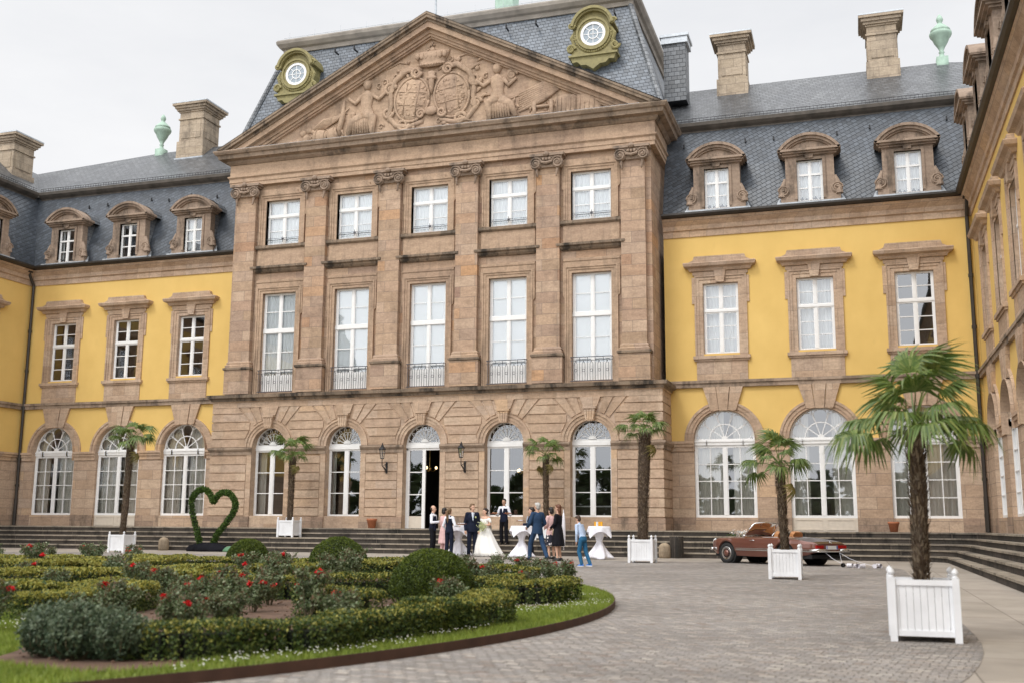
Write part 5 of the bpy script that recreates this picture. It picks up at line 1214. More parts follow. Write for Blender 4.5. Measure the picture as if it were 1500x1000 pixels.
def frond_mesh(seed, name='frond', far=False):
    r = random.Random(seed); m = MB(); lp = r.uniform(.42, .68); n = 30
    m.tube([(0, 0, 0), (lp*.5, 0, .03), (lp, 0, 0)], [.012, .009, .006], 5, 0)
    for k in range(n):
        a = R_(-112+224*k/(n-1)); Ls = r.uniform(.36, .50)*(1-.18*abs(a)/2.2); w_ = .0105
        dx, dy = math.cos(a), math.sin(a); nx, ny = -dy, dx
        drp = r.uniform(.35, 1.05); pts = []
        for j in range(7):
            t = j/6; dd = Ls*t; z = .05*math.sin(PI*min(t*1.4, 1))-drp*Ls*.95*max(0, t-.42)**1.6*1.9
            sh = 1-.28*max(0, t-.5)*drp; pts.append((lp+dx*dd*sh, dy*dd*sh, z+.03*abs(a)*t))
        prev = None
        for j, p in enumerate(pts):
            t = j/6; ww = w_*(.35+1.4*min(t*2.2, 1)) if t < .5 else w_*1.75*(1-((t-.5)/.5)**1.5*.93)
            f = ww*.45; q = [(p[0]-nx*ww, p[1]-ny*ww, p[2]+f*.4), (p[0], p[1], p[2]-f*.5), (p[0]+nx*ww, p[1]+ny*ww, p[2]+f*.4)]
            if prev: m.poly([prev[0], prev[1], q[1], q[0]], 0); m.poly([prev[1], prev[2], q[2], q[1]], 0)
            prev = q
    o = m.build(name, M['palm']); return o
FR = [frond_mesh(s) for s in range(6)]; FDRY = frond_mesh(50, 'dry_frond'); FDRY.data.materials[0] = M['palmy']
frused = [False]*7
def get_frond(k, parent):
    src = (FR+[FDRY])[k]
    if not frused[k]: frused[k] = True; src.parent = parent; return src
    c = src.copy(); COL.objects.link(c); c.parent = parent; return c
def palm(x, y, z, ht, tr_, cr, n, lean, label, seed, dry=1):
    """ht trunk height, tr_ trunk radius, cr crown radius"""
    r = random.Random(seed); o = empty('palm_tree', (x, y, z), label=label, cat='palm tree', group='potted fan palms')
    t = MB(); pts = []; rad = []
    for k in range(13):
        q = k/12; pts.append((lean[0]*q+.015*math.sin(q*7+seed), lean[1]*q, ht*q)); rad.append(tr_*(.85+.22*math.sin(q*9+seed)*.3+.25*q))
    t.tube(pts, rad, 12); t.build('trunk', M['trunk'], o, smooth=True)
    # fibres and old leaf bases
    f = []; rg = np.random.default_rng(seed)
    nf = int(1500*ht/1.6)
    q = rg.uniform(0, 1, nf); a = rg.uniform(0, 2*PI, nf); rr_ = tr_*(.9+.25*q)*rg.uniform(.95, 1.12, nf)
    P = np.c_[lean[0]*q+rr_*np.cos(a), lean[1]*q+rr_*np.sin(a), ht*q]
    up_ = np.c_[np.cos(a)*.35, np.sin(a)*.35, np.full(nf, 1.)]+rg.normal(0, .25, (nf, 3)); up_ /= np.linalg.norm(up_, axis=1)[:, None]
    sd = np.c_[-np.sin(a), np.cos(a), np.zeros(nf)]; ln = rg.uniform(.03, .10, nf)[:, None]; wd = rg.uniform(.004, .016, nf)[:, None]
    V = np.stack([P-sd*wd, P+sd*wd, P+up_*ln+sd*wd*.3, P+up_*ln-sd*wd*.3], 1).reshape(-1, 3); np_mesh('leaf_bases', V, np.arange(4*nf).reshape(-1, 4), M['fibre'], None, o)
    for k in range(n):
        kk = r.randrange(6) if k >= dry else 6; fr_ = get_frond(kk, o); az = k*2.39996+r.uniform(-.25, .25); q = (k+.5)/n
        el = R_(-16+82*q**1.25+r.uniform(-12, 12)) if kk != 6 else R_(-65)
        s = cr/.93*r.uniform(.78, 1.12); fr_.location = (lean[0], lean[1], ht-.02+.12*q); fr_.rotation_mode = 'XYZ'
        fr_.rotation_euler = (r.uniform(-.25, .25), -el, az); fr_.scale = (s, s, s)
    return o
pp = planter_proto(); PL = [
 (-9.5, -6.9, 0, 1.08, 3.75, .115, 1.0, 'white wooden planter box farthest left, between the roses and the steps', 'palm in the white box farthest left'),
 (-5.14, -1.98, .57, 1.12, 2.85, .12, .92, 'white wooden planter box standing on the steps right of the heart', 'palm before the leftmost arched window of the stone centre'),
 (5.87, -1.98, .57, 1.1, 2.75, .10, .88, 'white wooden planter box on the steps hidden behind the guests', 'palm rising from behind the guests'),
 (10.87, -8.7, 0, 1.15, 3.55, .165, .85, 'white wooden planter box between the guests and the car', 'thick-trunked palm left of the car'),
 (15.7, -17.6, 0, 1.02, 1.95, .085, .80, 'white wooden planter box in front of the car', 'short palm in the box in front of the car'),
 (17.82, -30.1, 0, .97, 1.62, .076, .86, 'largest white wooden planter box, nearest the camera at the right', 'largest palm with drooping fans, nearest the camera')]
for i, (x, y, z, s, ht, tr_, cr, l1, l2) in enumerate(PL):
    o = pp if i == 0 else copy_tree(pp); o.location = (x, y, z); o.scale = (s, s, s); tag(o, l1, 'planter', 'white palm planters')
    palm(x, y, z+.44, ht, tr_, cr*1.02, 15 if i < 4 else [16, 20][i-4], [(.12, 0), (.03, 0), (-.02, 0), (.12, 0), (-.05, 0), (.02, .0)][i], l2, 30+i, dry=2 if i == 2 else 0 if i == 5 else 1)
# ------------------------------------------------------------------ people
M['skin'] = simple('skin', (.62, .38, .27), .5); M['skin2'] = simple('skin_tanned', (.50, .30, .20), .5)
M['navy'] = simple('navy_cloth', (.012, .016, .034), .8, noise=.3, scale=6, bump=.2); M['blue'] = simple('blue_suit_cloth', (.030, .062, .125), .8, noise=.3, scale=5, bump=.2)
M['blackc'] = simple('black_cloth', (.010, .010, .014), .8, noise=.3, scale=6); M['shirt'] = simple('white_shirt', (.78, .80, .86), .8, noise=.08, scale=8)
M['lblue'] = simple('light_blue_shirt', (.48, .60, .80), .8, noise=.12, scale=8); M['jeans'] = simple('blue_trousers', (.012, .11, .23), .8, noise=.25, scale=6)
M['pinkc'] = simple('pale_pink_cloth', (.66, .43, .42), .8, noise=.15, scale=6); M['shoe'] = simple('black_shoe', (.012, .012, .012), .3)
M['gown'] = simple('white_gown', (.84, .83, .79), .75, noise=.06, scale=5, bump=.2); M['hairb'] = simple('brown_hair', (.055, .028, .014), .55, noise=.4, scale=20)
M['hairbl'] = simple('light_brown_hair', (.16, .095, .045), .55, noise=.4, scale=20); M['hairk'] = simple('dark_hair', (.018, .012, .009), .5, noise=.4, scale=20)
M['haira'] = simple('auburn_hair', (.13, .045, .018), .5, noise=.4, scale=20); M['hairg'] = simple('grey_hair', (.48, .47, .44), .6, noise=.3, scale=20)
M['eye'] = simple('eye', (.03, .02, .015), .3); M['lip'] = simple('lips', (.42, .15, .13), .5); M['tie'] = simple('silver_tie', (.45, .55, .66), .5)
M['sneak'] = simple('blue_sneaker', (.02, .16, .55), .6); M['sole'] = simple('white_sole', (.8, .8, .8), .6); M['tray'] = simple('red_brown_tray', (.22, .06, .045), .5)
M['glassw'] = simple('drinking_glass', (.75, .78, .80), .1, spec=.8); M['juice'] = simple('orange_juice', (.85, .42, .03), .2); M['bqt'] = leaf_mat('bouquet_flowers', [(.75, .78, .60), (.55, .62, .30), (.85, .85, .75)])
M['cloth'] = simple('white_table_cloth', (.80, .80, .86), .8, noise=.05, scale=4); M['bag'] = simple('beige_bag', (.42, .31, .2), .6)
def mk_pattern():
    m, nt, b, o = newmat('flowered_cloth'); tc = N(nt, 'ShaderNodeTexCoord'); v = N(nt, 'ShaderNodeTexVoronoi', Scale=9.); L(nt, tc.outputs['Object'], v.inputs['Vector'])
    rp = ramp(nt, [(.0, (.75, .72, .7)), (.30, (.65, .6, .6)), (.36, (.012, .012, .025)), (1, (.012, .012, .025))]); L(nt, v.outputs['Distance'], rp.inputs['Fac']); L(nt, rp.outputs['Color'], b.inputs['Base Color']); b.inputs['Roughness'].default_value = .8; return m
M['pattern'] = mk_pattern()

def cap(mb, p, q, r0, r1, seg=10):
    p, q = Vector(p), Vector(q); dd = (q-p); l = dd.length; dd = dd/l if l > 1e-6 else Vector((0, 0, 1)); pts, rs = [], []
    for a in (-90, -60, -30): pts.append(p+dd*r0*math.sin(R_(a))); rs.append(max(r0*math.cos(R_(a)), .0006))
    pts += [p, q]; rs += [r0, r1]
    for a in (30, 60, 90): pts.append(q+dd*r1*math.sin(R_(a))); rs.append(max(r1*math.cos(R_(a)), .0006))
    mb.tube(pts, rs, seg)
def rings(mb, L_, seg=20, fold=0, nf=9):
    """L_: (cx, cy, z, rx, ry)"""
    out = []
    for i, (cx, cy, z, rx, ry) in enumerate(L_):
        t = i/(len(L_)-1); out.append([(cx+rx*math.cos(2*PI*k/seg)*(1+fold*t*math.sin(nf*2*PI*k/seg)), cy+ry*math.sin(2*PI*k/seg)*(1+fold*t*math.sin(nf*2*PI*k/seg)), z) for k in range(seg)])
    mb.loft(out)
def melt(mb, name, mat, parent, vox=.014, sm=3):
    """union the pieces into one continuous skin"""
    me = bpy.data.meshes.new('raw'); me.from_pydata(mb.v, [], mb.f); o = bpy.data.objects.new('raw', me); COL.objects.link(o)
    r = o.modifiers.new('r', 'REMESH'); r.mode = 'VOXEL'; r.voxel_size = vox; s = o.modifiers.new('s', 'SMOOTH'); s.iterations = sm; s.factor = .5
    dg = bpy.context.evaluated_depsgraph_get(); nm = bpy.data.meshes.new_from_object(o.evaluated_get(dg)); nm.name = name
    bpy.data.objects.remove(o); bpy.data.meshes.remove(me); nm.materials.clear(); nm.materials.append(mat)
    nm.polygons.foreach_set('use_smooth', [True]*len(nm.polygons)); nn = bpy.data.objects.new(name, nm); COL.objects.link(nn); nn.parent = parent; return nn

DEF = dict(hip=.93, lk=(.10, -.02, .50), la=(.11, .03, .09), rk=(-.10, -.02, .50), ra=(-.11, .03, .09), le=(.25, .03, 1.13), lw=(.26, -.04, .88), re=(-.25, .03, 1.13), rw=(-.26, -.04, .88), lean=(0, 0), head=0, nod=0)
def person(label, x, y, z, face, H, hair, mats, pose=None, clothes=(), female=False, sk='skin', group='guests and waiters at the reception'):
    """face = direction the figure looks, degrees: 0 towards the camera (-y), 90 = right (+x)"""
    J = dict(DEF); J.update(pose or {}); s = H/1.75; P = empty('person', (x, y, z), R_(face), label=label, cat='person', group=group); P.scale = (s, s, s)
    lx, ly = J['lean']; sw = .15 if female else .172; S_ = {}
    for c, q in (('l', 1), ('r', -1)): S_[c] = Vector((q*sw+lx, ly, 1.405)); S_[c+'h'] = Vector((q*.085, ly*.1, J['hip']))
    N0 = Vector((lx*1.05, ly*1.1+.01, 1.46)); HD = Vector((lx*1.15, ly*1.25-.015, 1.625))
    b = MB()
    rings(b, [(0, 0, .84, .10, .08), (0, 0, .90, .155, .115), (lx*.2, ly*.2, 1.02, .135, .10), (lx*.4, ly*.4, 1.12, .125, .092), (lx*.8, ly*.8, 1.28, .155, .11), (lx, ly, 1.38, .15, .095), (lx, ly, 1.44, .08, .06)])
    cap(b, S_['l'], S_['r'], .058, .058); cap(b, N0-Vector((0, 0, .06)), HD-Vector((0, -.01, .08)), .058, .05)
    HM = Matrix.Translation(HD) @ Matrix.Rotation(R_(J['head']), 4, 'Z') @ Matrix.Rotation(R_(J['nod']), 4, 'X')
    b.M = HM; b.ell((0, .012, .03), (.073, .092, .098), seg=16, rg=10); b.ell((0, -.022, -.045), (.052, .062, .068)); b.ell((0, -.048, -.086), (.026, .028, .022)); b.tube([(0, -.082, .012), (0, -.104, -.022), (0, -.09, -.03)], [.008, .014, .009], 6)
    for q in (-1, 1): b.ell((q*.075, .012, -.005), (.012, .02, .03)); b.ell((q*.03, -.072, .024), (.020, .012, .008))
    b.M = None
    for c, q in (('l', 1), ('r', -1)):
        e, w, k, a = (Vector(J[c+v]) for v in ('e', 'w', 'k', 'a'))
        cap(b, S_[c], e, .050, .040); cap(b, e, w, .040, .027)
        hd = (w-e).normalized(); wf = w+hd*.02; pm = w+hd*.055; side = hd.cross(Vector((0, 1, 0)) if abs(hd.y) < .8 else Vector((0, 0, 1))).normalized()
        cap(b, wf, pm, .026, .031, 8)
        for j, (o_, fl) in enumerate(((-.027, .062), (-.009, .072), (.009, .068), (.026, .055))):
            f0 = w+hd*.085+side*o_; cu = hd.cross(side)*q; f1 = f0+hd*fl*.5+cu*.006; f2 = f1+hd*fl*.4+cu*.022; cap(b, f0-hd*.02, f1, .0095, .009, 6); cap(b, f1, f2, .009, .0075, 6)
        t0 = w+hd*.03-side*.02*1; t1 = t0-side*.035+hd*.03; cap(b, t0, t1, .012, .009, 6); cap(b, t1, t1+hd*.03, .009, .0075, 6)
        cap(b, S_[c+'h'], k, .078, .052); cap(b, k, a, .054, .034); ft = a+Vector((0, -.13, -.055)); cap(b, a+Vector((0, .01, -.045)), ft, .036, .03)
    melt(b, 'body', M[sk], P, .0105, 2)
    f = MB(); f.M = HM
    for q in (-1, 1): f.ell((q*.030, -.078, .008), (.013, .007, .007), seg=8, rg=5)
    f.build('eyes', M['eye'], P); f = MB(); f.M = HM; f.ell((0, -.082, -.052), (.022, .008, .007), seg=8, rg=5); f.build('mouth', M['lip'], P)
    # hair
    h = MB(); h.M = HM; kind, hm = hair
    if kind == 'bald':
        h.ell((0, .035, .015), (.079, .085, .075), seg=14, rg=8)
    else:
        h.ell((0, .032, .050), (.083, .094, .092), seg=16, rg=10); h.ell((0, .05, -.005), (.076, .068, .09)); h.ell((0, -.03, .10), (.062, .05, .035))
        if kind == 'bun': h.ell((0, .125, .045), (.045, .042, .045))
        if kind == 'pony': h.tube([(0, .12, .06), (0, .165, .02), (.01, .16, -.12), (.0, .14, -.30), (0, .12, -.42)], [.03, .042, .048, .042, .012], 10)
        if kind == 'long': h.ell((0, .075, -.07), (.085, .055, .13)); h.ell((0, .085, -.17), (.075, .045, .09))
        if kind == 'bob': h.ell((0, .05, -.02), (.092, .075, .09)); h.ell((0, .02, .06), (.093, .10, .09))
    melt(h, 'hair', M[hm], P, .012, 1)
    def sleeve(mb, c, r=.012, to=1.):
        e, w = Vector(J[c+'e']), Vector(J[c+'w']); cap(mb, S_[c], e, .056+r, .046+r); cap(mb, e, e.lerp(w, to), .045+r, .032+r)
    def torso(mb, r, zlo, flare=0, zhi=1.445):
        L_ = [(0, 0, zlo, .155+r+flare, .115+r+flare), (0, 0, max(.93, zlo+.02), .152+r+flare*.6, .115+r+flare*.6), (lx*.4, ly*.4, 1.12, .132+r, .10+r), (lx*.8, ly*.8, 1.27, .162+r, .118+r), (lx, ly, 1.37, .155+r, .10+r), (lx, ly, zhi, .085+r, .065+r)]
        if female: L_[2] = (lx*.4, ly*.4, 1.12, .116+r, .088+r); L_[3] = (lx*.8, ly*.8-.012, 1.27, .146+r, .128+r)
        rings(mb, L_)
    def leg(mb, c, r=.016, to=1.):
        k, a = Vector(J[c+'k']), Vector(J[c+'a']); cap(mb, S_[c+'h'], k, .086+r*.5, .062+r); cap(mb, k, k.lerp(a, to), .060+r, .048+r)
    for it in clothes:
        g, mm = it[0], M[it[1]]; c = MB()
        if g == 'shirt': torso(c, .004, .90); cap(c, S_['l'], S_['r'], .062, .062); sleeve(c, 'l', .004); sleeve(c, 'r', .004); cap(c, N0-Vector((0, 0, .03)), N0+Vector((0, 0, .012)), .062, .06); melt(c, 'shirt', mm, P)
        if g == 'vest':
            torso(c, .014, .86, zhi=1.40); 
            for q in (-1, 1): cap(c, (q*.10+lx, ly, 1.38), (q*.06+lx, ly+.01, 1.44), .06, .05)
            melt(c, 'vest', mm, P)
            v = MB(); y0 = ly*.8-.142; v.poly([(lx-.045, y0+.02, 1.43), (lx+.045, y0+.02, 1.43), (lx, y0-.012, 1.22)]); v.build('shirt_front', M['shirt'], P)
        if g == 'jacket':
            torso(c, .024, .80, .01); cap(c, S_['l'], S_['r'], .074, .074); sleeve(c, 'l', .018, .96); sleeve(c, 'r', .018, .96); melt(c, 'jacket', mm, P)
            if len(it) > 2:
                v = MB(); y0 = ly*.8-.150; v.poly([(lx-.05, y0+.03, 1.45), (lx+.05, y0+.03, 1.45), (lx+.02, y0-.005, 1.25), (lx, y0-.006, 1.16), (lx-.02, y0-.005, 1.25)]); v.build('shirt_front', M['shirt'], P)
                v = MB(); v.tube([(lx, y0+.012, 1.44), (lx, y0-.012, 1.34), (lx, y0-.016, 1.2)], [.016, .014, .022], 6); v.build('tie', M['tie'], P)
                if it[2] == 2: v = MB(); v.ell((lx+.09, y0-.0, 1.30), (.03, .02, .035)); v.build('boutonniere', M['bqt'], P)
            for cc in 'lr':
                w = Vector(J[cc+'w']); e = Vector(J[cc+'e']); v = MB(); cap(v, w-(w-e).normalized()*.03, w+(w-e).normalized()*.008, .036, .034); melt(v, 'cuff', M['shirt'], P, .012, 0)
        if g == 'trousers': rings(c, [(0, 0, .84, .12, .10), (0, 0, .90, .17, .13), (0, 0, 1.0, .15, .115), (0, 0, 1.04, .14, .105)]); leg(c, 'l'); leg(c, 'r'); melt(c, 'trousers', mm, P)
        if g == 'dress': torso(c, .012, .82); rings(c, [(lx*.4, ly*.4, 1.14, .125, .095), (0, 0, .95, .18, .14), (0, 0, .75, .205, .165), (0, 0, .52, .235, .19), (0, 0, .46, .235, .19)], 36, .05, 10); cap(c, S_['l'], S_['r'], .062, .062); sleeve(c, 'l', .010, .95); sleeve(c, 'r', .010, .95); melt(c, 'dress', mm, P)
        if g == 'skirt': rings(c, [(0, 0, 1.06, .125, .10), (0, 0, .92, .175, .135), (0, 0, .7, .20, .16), (0, 0, .46, .225, .18)], 36, .05, 9); melt(c, 'skirt', mm, P)
        if g == 'shoes' or g == 'heels' or g == 'sneakers':
            for cc in 'lr':
                a = Vector(J[cc+'a']); v = MB(); dn = a.z-.09; up_ = .05 if g == 'heels' else 0
                v.loft([[(a.x+w_*math.cos(2*PI*k/12), a.y-.05+l_*math.sin(2*PI*k/12)+oy, zz+dn) for k in range(12)] for w_, l_, oy, zz in ((.040, .135, 0, 0), (.046, .142, 0, .025), (.042, .125, .01, .05), (.036, .07, .05, .085), (.030, .05, .06, .10))]); v.build('shoe', mm, P, smooth=True)
                if g == 'sneakers': v = MB(); v.loft([[(a.x+w_*math.cos(2*PI*k/12), a.y-.05+w_*3.05*math.sin(2*PI*k/12), zz+dn) for k in range(12)] for w_, zz in ((.048, -.005), (.049, .025))]); v.build('sole', M['sole'], P)
    return P
A_ = dict
# left group
person('waiter with thinning hair, white shirt and dark vest, seen from the side, leftmost', 2.40, -4.9, 0, 95, 1.80, ('bald', 'hairb'), 0, A_(le=(.25, -.02, 1.15), lw=(.14, -.24, 1.20), re=(-.25, -.02, 1.15), rw=(-.12, -.25, 1.18)), (('trousers', 'blackc'), ('shirt', 'shirt'), ('vest', 'navy'), ('shoes', 'shoe')))
person('guest in long pale pink coat and trousers, standing between the two waiters on the left', 3.08, -5.5, 0, 150, 1.70, ('bob', 'hairk'), 0, A_(le=(.23, -.04, 1.15), lw=(.12, -.22, 1.15), re=(-.23, -.04, 1.15), rw=(-.14, -.22, 1.12)), (('trousers', 'pinkc'), ('dress', 'pinkc'), ('shoes', 'shoe')), True)
wp = person('waitress with long brown ponytail and navy vest, seen from behind with a tray', 3.47, -6.0, 0, 168, 1.68, ('pony', 'hairbl'), 0, A_(re=(-.25, .0, 1.13), rw=(-.24, -.24, 1.10), le=(.25, .02, 1.12), lw=(.2, -.16, .95)), (('trousers', 'navy'), ('shirt', 'shirt'), ('vest', 'navy'), ('shoes', 'shoe')), True)
# couple
person('groom in dark navy suit with pale tie and flower, arms at his sides', 3.95, -4.95, 0, 28, 1.86, ('short', 'hairbl'), 0, A_(head=35, le=(.235, .04, 1.13), lw=(.23, -.05, .87), re=(-.235, .04, 1.13), rw=(-.23, -.05, .87)), (('trousers', 'navy'), ('shirt', 'shirt'), ('jacket', 'navy', 2), ('shoes', 'shoe')), group='wedding couple')
br = person('bride in white off-shoulder gown with train and veil, holding a bouquet', 4.37, -4.75, 0, -10, 1.70, ('bun', 'hairk'), 0, A_(head=-30, le=(.22, -.03, 1.15), lw=(.07, -.22, 1.14), re=(-.22, -.03, 1.15), rw=(-.06, -.22, 1.14)), (), True, group='wedding couple')
g = MB(); rings(g, [(0, 0, 1.34, .15, .10), (0, -.01, 1.28, .155, .135), (0, 0, 1.12, .125, .10), (0, 0, .98, .20, .17), (.02, .0, .7, .34, .30), (.05, .02, .4, .46, .42), (.10, .05, .15, .56, .50), (.14, .07, .02, .62, .55)], 60, .055, 11)
g.build('gown', M['gown'], br, smooth=True)
g = MB(); g.loft([[(.35+.5*t+.0*k, .12-.22*(1-t)+.5*(1-t)*k/9, .02+(.16*(1-t)**2)*math.sin(PI*k/9)+.012) for k in range(10)] for t in [i/8 for i in range(9)]], closed=False); g.build('train', M['gown'], br, smooth=True)
g = MB()
for q in (-1, 1): cap(g, (q*.16, 0, 1.36), (q*.215, -.01, 1.27), .068, .06)
cap(g, (.15, -.07, 1.32), (-.15, -.07, 1.32), .045, .045); melt(g, 'off_shoulder_sleeves', M['gown'], br)
M['veil'] = simple('veil', (.8, .76, .7), .9)
g = MB(); g.loft([[(w_*math.sin(R_(a)), .06+w_*.55*math.cos(R_(a))*1.0, zz) for a in range(-80, 81, 16)] for w_, zz in ((.075, 1.66), (.12, 1.5), (.19, 1.3), (.24, 1.05), (.27, .8))], closed=False); g.build('veil', M['veil'], br, smooth=True)
bq = empty('bouquet', (4.39, -5.13, 1.08), label='pale green and white bridal bouquet held by the bride', cat='bouquet')
Pq = rng.normal(0, .05, (420, 3))*[1.3, .8, 1.6]+[0, 0, -.02]; foliage_obj('flowers', Pq, .045, [M['bqt']], None, bq, .9); m = MB(); m.tube([(0, .02, 0), (.0, .05, -.2)], [.02, .012], 6); m.build('stems', M['stem'], bq)
# middle
person('waiter in white shirt and navy vest on the steps, a tray in each hand', 4.36, -2.55, .38, -4, 1.72, ('short', 'hairk'), 0, A_(le=(.27, .02, 1.12), lw=(.26, -.24, 1.16), re=(-.27, .02, 1.12), rw=(-.26, -.24, 1.16)), (('trousers', 'blackc'), ('shirt', 'shirt'), ('vest', 'navy'), ('shoes', 'shoe')), sk='skin2')
def tray(x, y, z, label, kind='canape'):
    o = empty('tray', (x, y, z), label=label, cat='tray', group='serving trays'); t = MB(); t.lathe([(.16, 0), (.175, .006), (.18, .02), (.172, .02), (.165, .008)], (0, 0, 0), 20); t.build('tray_base', M['tray'], o)
    r = random.Random(int(x*100))
    for k in range(9): a = r.uniform(0, 6.28); q = r.uniform(.02, .13); b = MB(); b.ell((q*math.cos(a), q*math.sin(a), .03), (.022, .022, .018), seg=8, rg=5); b.build('canape' if kind == 'canape' else 'cup', M['canape'] if kind == 'canape' else M['glassw'], o)
    return o
M['canape'] = simple('canape', (.55, .28, .12), .7, noise=.3, scale=30)
tray(4.10, -2.93, 1.535, 'round tray of canapes in the right hand of the waiter on the steps'); tray(4.66, -2.95, 1.535, 'round tray of canapes in the left hand of the waiter on the steps')
tray(3.98, -6.12, 1.13, 'white-laden tray held by the ponytailed waitress', 'cup'); tray(5.74, -4.82, 1.25, 'tray held by the waitress with the hair bun', 'cup')
person('waitress with dark hair bun, dark jacket and white blouse, holding a tray towards the left', 6.12, -4.75, 0, -80, 1.74, ('bun', 'hairk'), 0, A_(le=(.22, -.04, 1.14), lw=(.12, -.27, 1.14), re=(-.22, -.04, 1.14), rw=(-.12, -.27, 1.14)), (('trousers', 'blackc'), ('shirt', 'shirt'), ('jacket', 'navy', 1), ('shoes', 'shoe')), True)
person('grey-haired man in blue suit striding away with his back to the camera', 7.40, -8.35, 0, 232, 1.82, ('short', 'hairg'), 0, A_(head=15, lk=(.12, -.20, .50), la=(.13, -.22, .10), rk=(-.12, .12, .50), ra=(-.12, .34, .13), le=(.26, -.04, 1.13), lw=(.20, -.24, 1.02), re=(-.26, .03, 1.13), rw=(-.2, -.18, .98)), (('trousers', 'blue'), ('jacket', 'blue'), ('shoes', 'shoe')))
person('dark-haired guest in pale pink blazer and flowered dark skirt, behind the man in blue', 7.42, -6.8, 0, -120, 1.70, ('bob', 'hairk'), 0, A_(le=(.22, -.03, 1.14), lw=(.10, -.2, 1.05), re=(-.22, -.03, 1.14), rw=(-.12, -.18, 1.02)), (('skirt', 'pattern'), ('jacket', 'pinkc'), ('shoes', 'shoe')), True)
hb = MB(); hb.loft([[(w_*math.cos(2*PI*k/12), .05*math.sin(2*PI*k/12)*1.2, z_) for k in range(12)] for w_, z_ in ((.10, 0), (.15, .03), (.14, .16), (.08, .24))]); hb.tube([(-.08, 0, .22), (0, 0, .36), (.08, 0, .22)], .01, 6); tag(hb.build('handbag', M['bag'], None, smooth=True, loc=(7.66, -7.0, .78)), 'beige handbag carried by the guest in the pink blazer', 'handbag')
person('guest in black knee-length dress with long auburn hair and black heels', 8.12, -8.45, 0, -100, 1.76, ('long', 'haira'), 0, A_(le=(.21, -.02, 1.15), lw=(.12, -.2, 1.02), re=(-.21, -.02, 1.15), rw=(-.10, -.22, 1.02)), (('dress', 'blackc'), ('heels', 'shoe')), True)
person('boy in light blue shirt, blue trousers and sneakers leaning forward', 9.97, -12.6, 0, -112, 1.37, ('short', 'hairb'), 0, A_(lean=(0, -.16), nod=20, lk=(.10, -.10, .50), la=(.11, .02, .09), rk=(-.10, .05, .50), ra=(-.11, .22, .10), le=(.24, -.10, 1.12), lw=(.2, -.14, .86), re=(-.24, -.10, 1.12), rw=(-.2, -.16, .86)), (('trousers', 'jeans'), ('shirt', 'lblue'), ('sneakers', 'sneak')))

for k_ in ('navy', 'blackc', 'blue'): M[k_].node_tree.nodes['Principled BSDF'].inputs['Specular IOR Level'].default_value = .15
# ------------------------------------------------------------------ cocktail tables
def cocktail(x, y, rz, label):
    o = empty('cocktail_table', (x, y, 0), rz, label=label, cat='table', group='standing tables under white cloths')
    c = MB(); R0 = []
    for i in range(19):
        t = i/18; z = 1.07*t; pr = .10+.30*abs(t-.52)**1.35*2.2 if t > .52 else .10+.33*abs(.52-t)**1.15*2.1; lobe = (1-t)**1.2*.30; tw = .9*t
        R0.append([(pr*(1+lobe*math.cos(4*(a)))*math.cos(a+tw)*(1+.03*math.sin(a*13)), pr*(1+lobe*math.cos(4*a))*math.sin(a+tw)*(1+.03*math.sin(a*13)), z+.04*(1-t)*(1-math.cos(4*a))*.5+.01) for a in [2*PI*k/48 for k in range(48)]])
    c.loft(R0); c.build('stretch_cover', M['cloth'], o, smooth=True)
    g = MB(); n = 26; W = .56; V = []
    for i in range(n+1):
        for j in range(n+1):
            u, v = -W+2*W*i/n, -W+2*W*j/n; r = math.hypot(u, v); a = math.atan2(v, u)
            if r <= .37: V.append((u, v, 1.092))
            else: e = r-.37; q = .37+e*.22*(1+.5*math.sin(a*7)); V.append((q*math.cos(a), q*math.sin(a), 1.092-e*.95))
    i0 = len(g.v); g.v += V
    for i in range(n):
        for j in range(n): k = i*(n+1)+j; g.f.append([k, k+1, k+n+2, k+n+1]); g.m.append(0)
    g.build('overlay_cloth', M['cloth'], o, smooth=True); return o
cocktail(3.28, -4.55, .2, 'white-clothed standing table half hidden behind the ponytailed waitress'); cocktail(5.97, -5.45, .5, 'white-clothed standing table between the bride and the man in blue'); cocktail(8.86, -5.9, .35, 'white-clothed standing table with orange drinks, right of the boy')
for k in range(7):
    a = k*.9; full = k % 2 == 0; gx_, gy_ = 8.86+.18*math.cos(a)*(.4+.1*k), -5.9+.2*math.sin(a)*(.4+.08*k)
    o = empty('drinking_glass', (gx_, gy_, 1.095), label='glass of orange juice on the rightmost standing table' if full else 'empty glass on the rightmost standing table', cat='glass', group='glasses of juice on the standing table' if full else 'empty glasses on the standing table')
    m = MB(); m.lathe([(.028, 0), (.03, .01), (.034, .13), (.036, .15)], seg=10); m.build('tumbler', M['juice' if full else 'glassw'], o)
m = MB(); m.lathe([(.02, 0), (.012, .1), (.05, .12), (.07, .5), (.06, .9), (.03, 1.2), (.012, 1.25), (.008, 1.34)], (0, 0, 0), 10); tag(m.build('folded_parasol', M['cloth'], None, smooth=True, loc=(7.72, -6.3, .3)), 'folded white parasol behind the guest in pink', 'parasol')

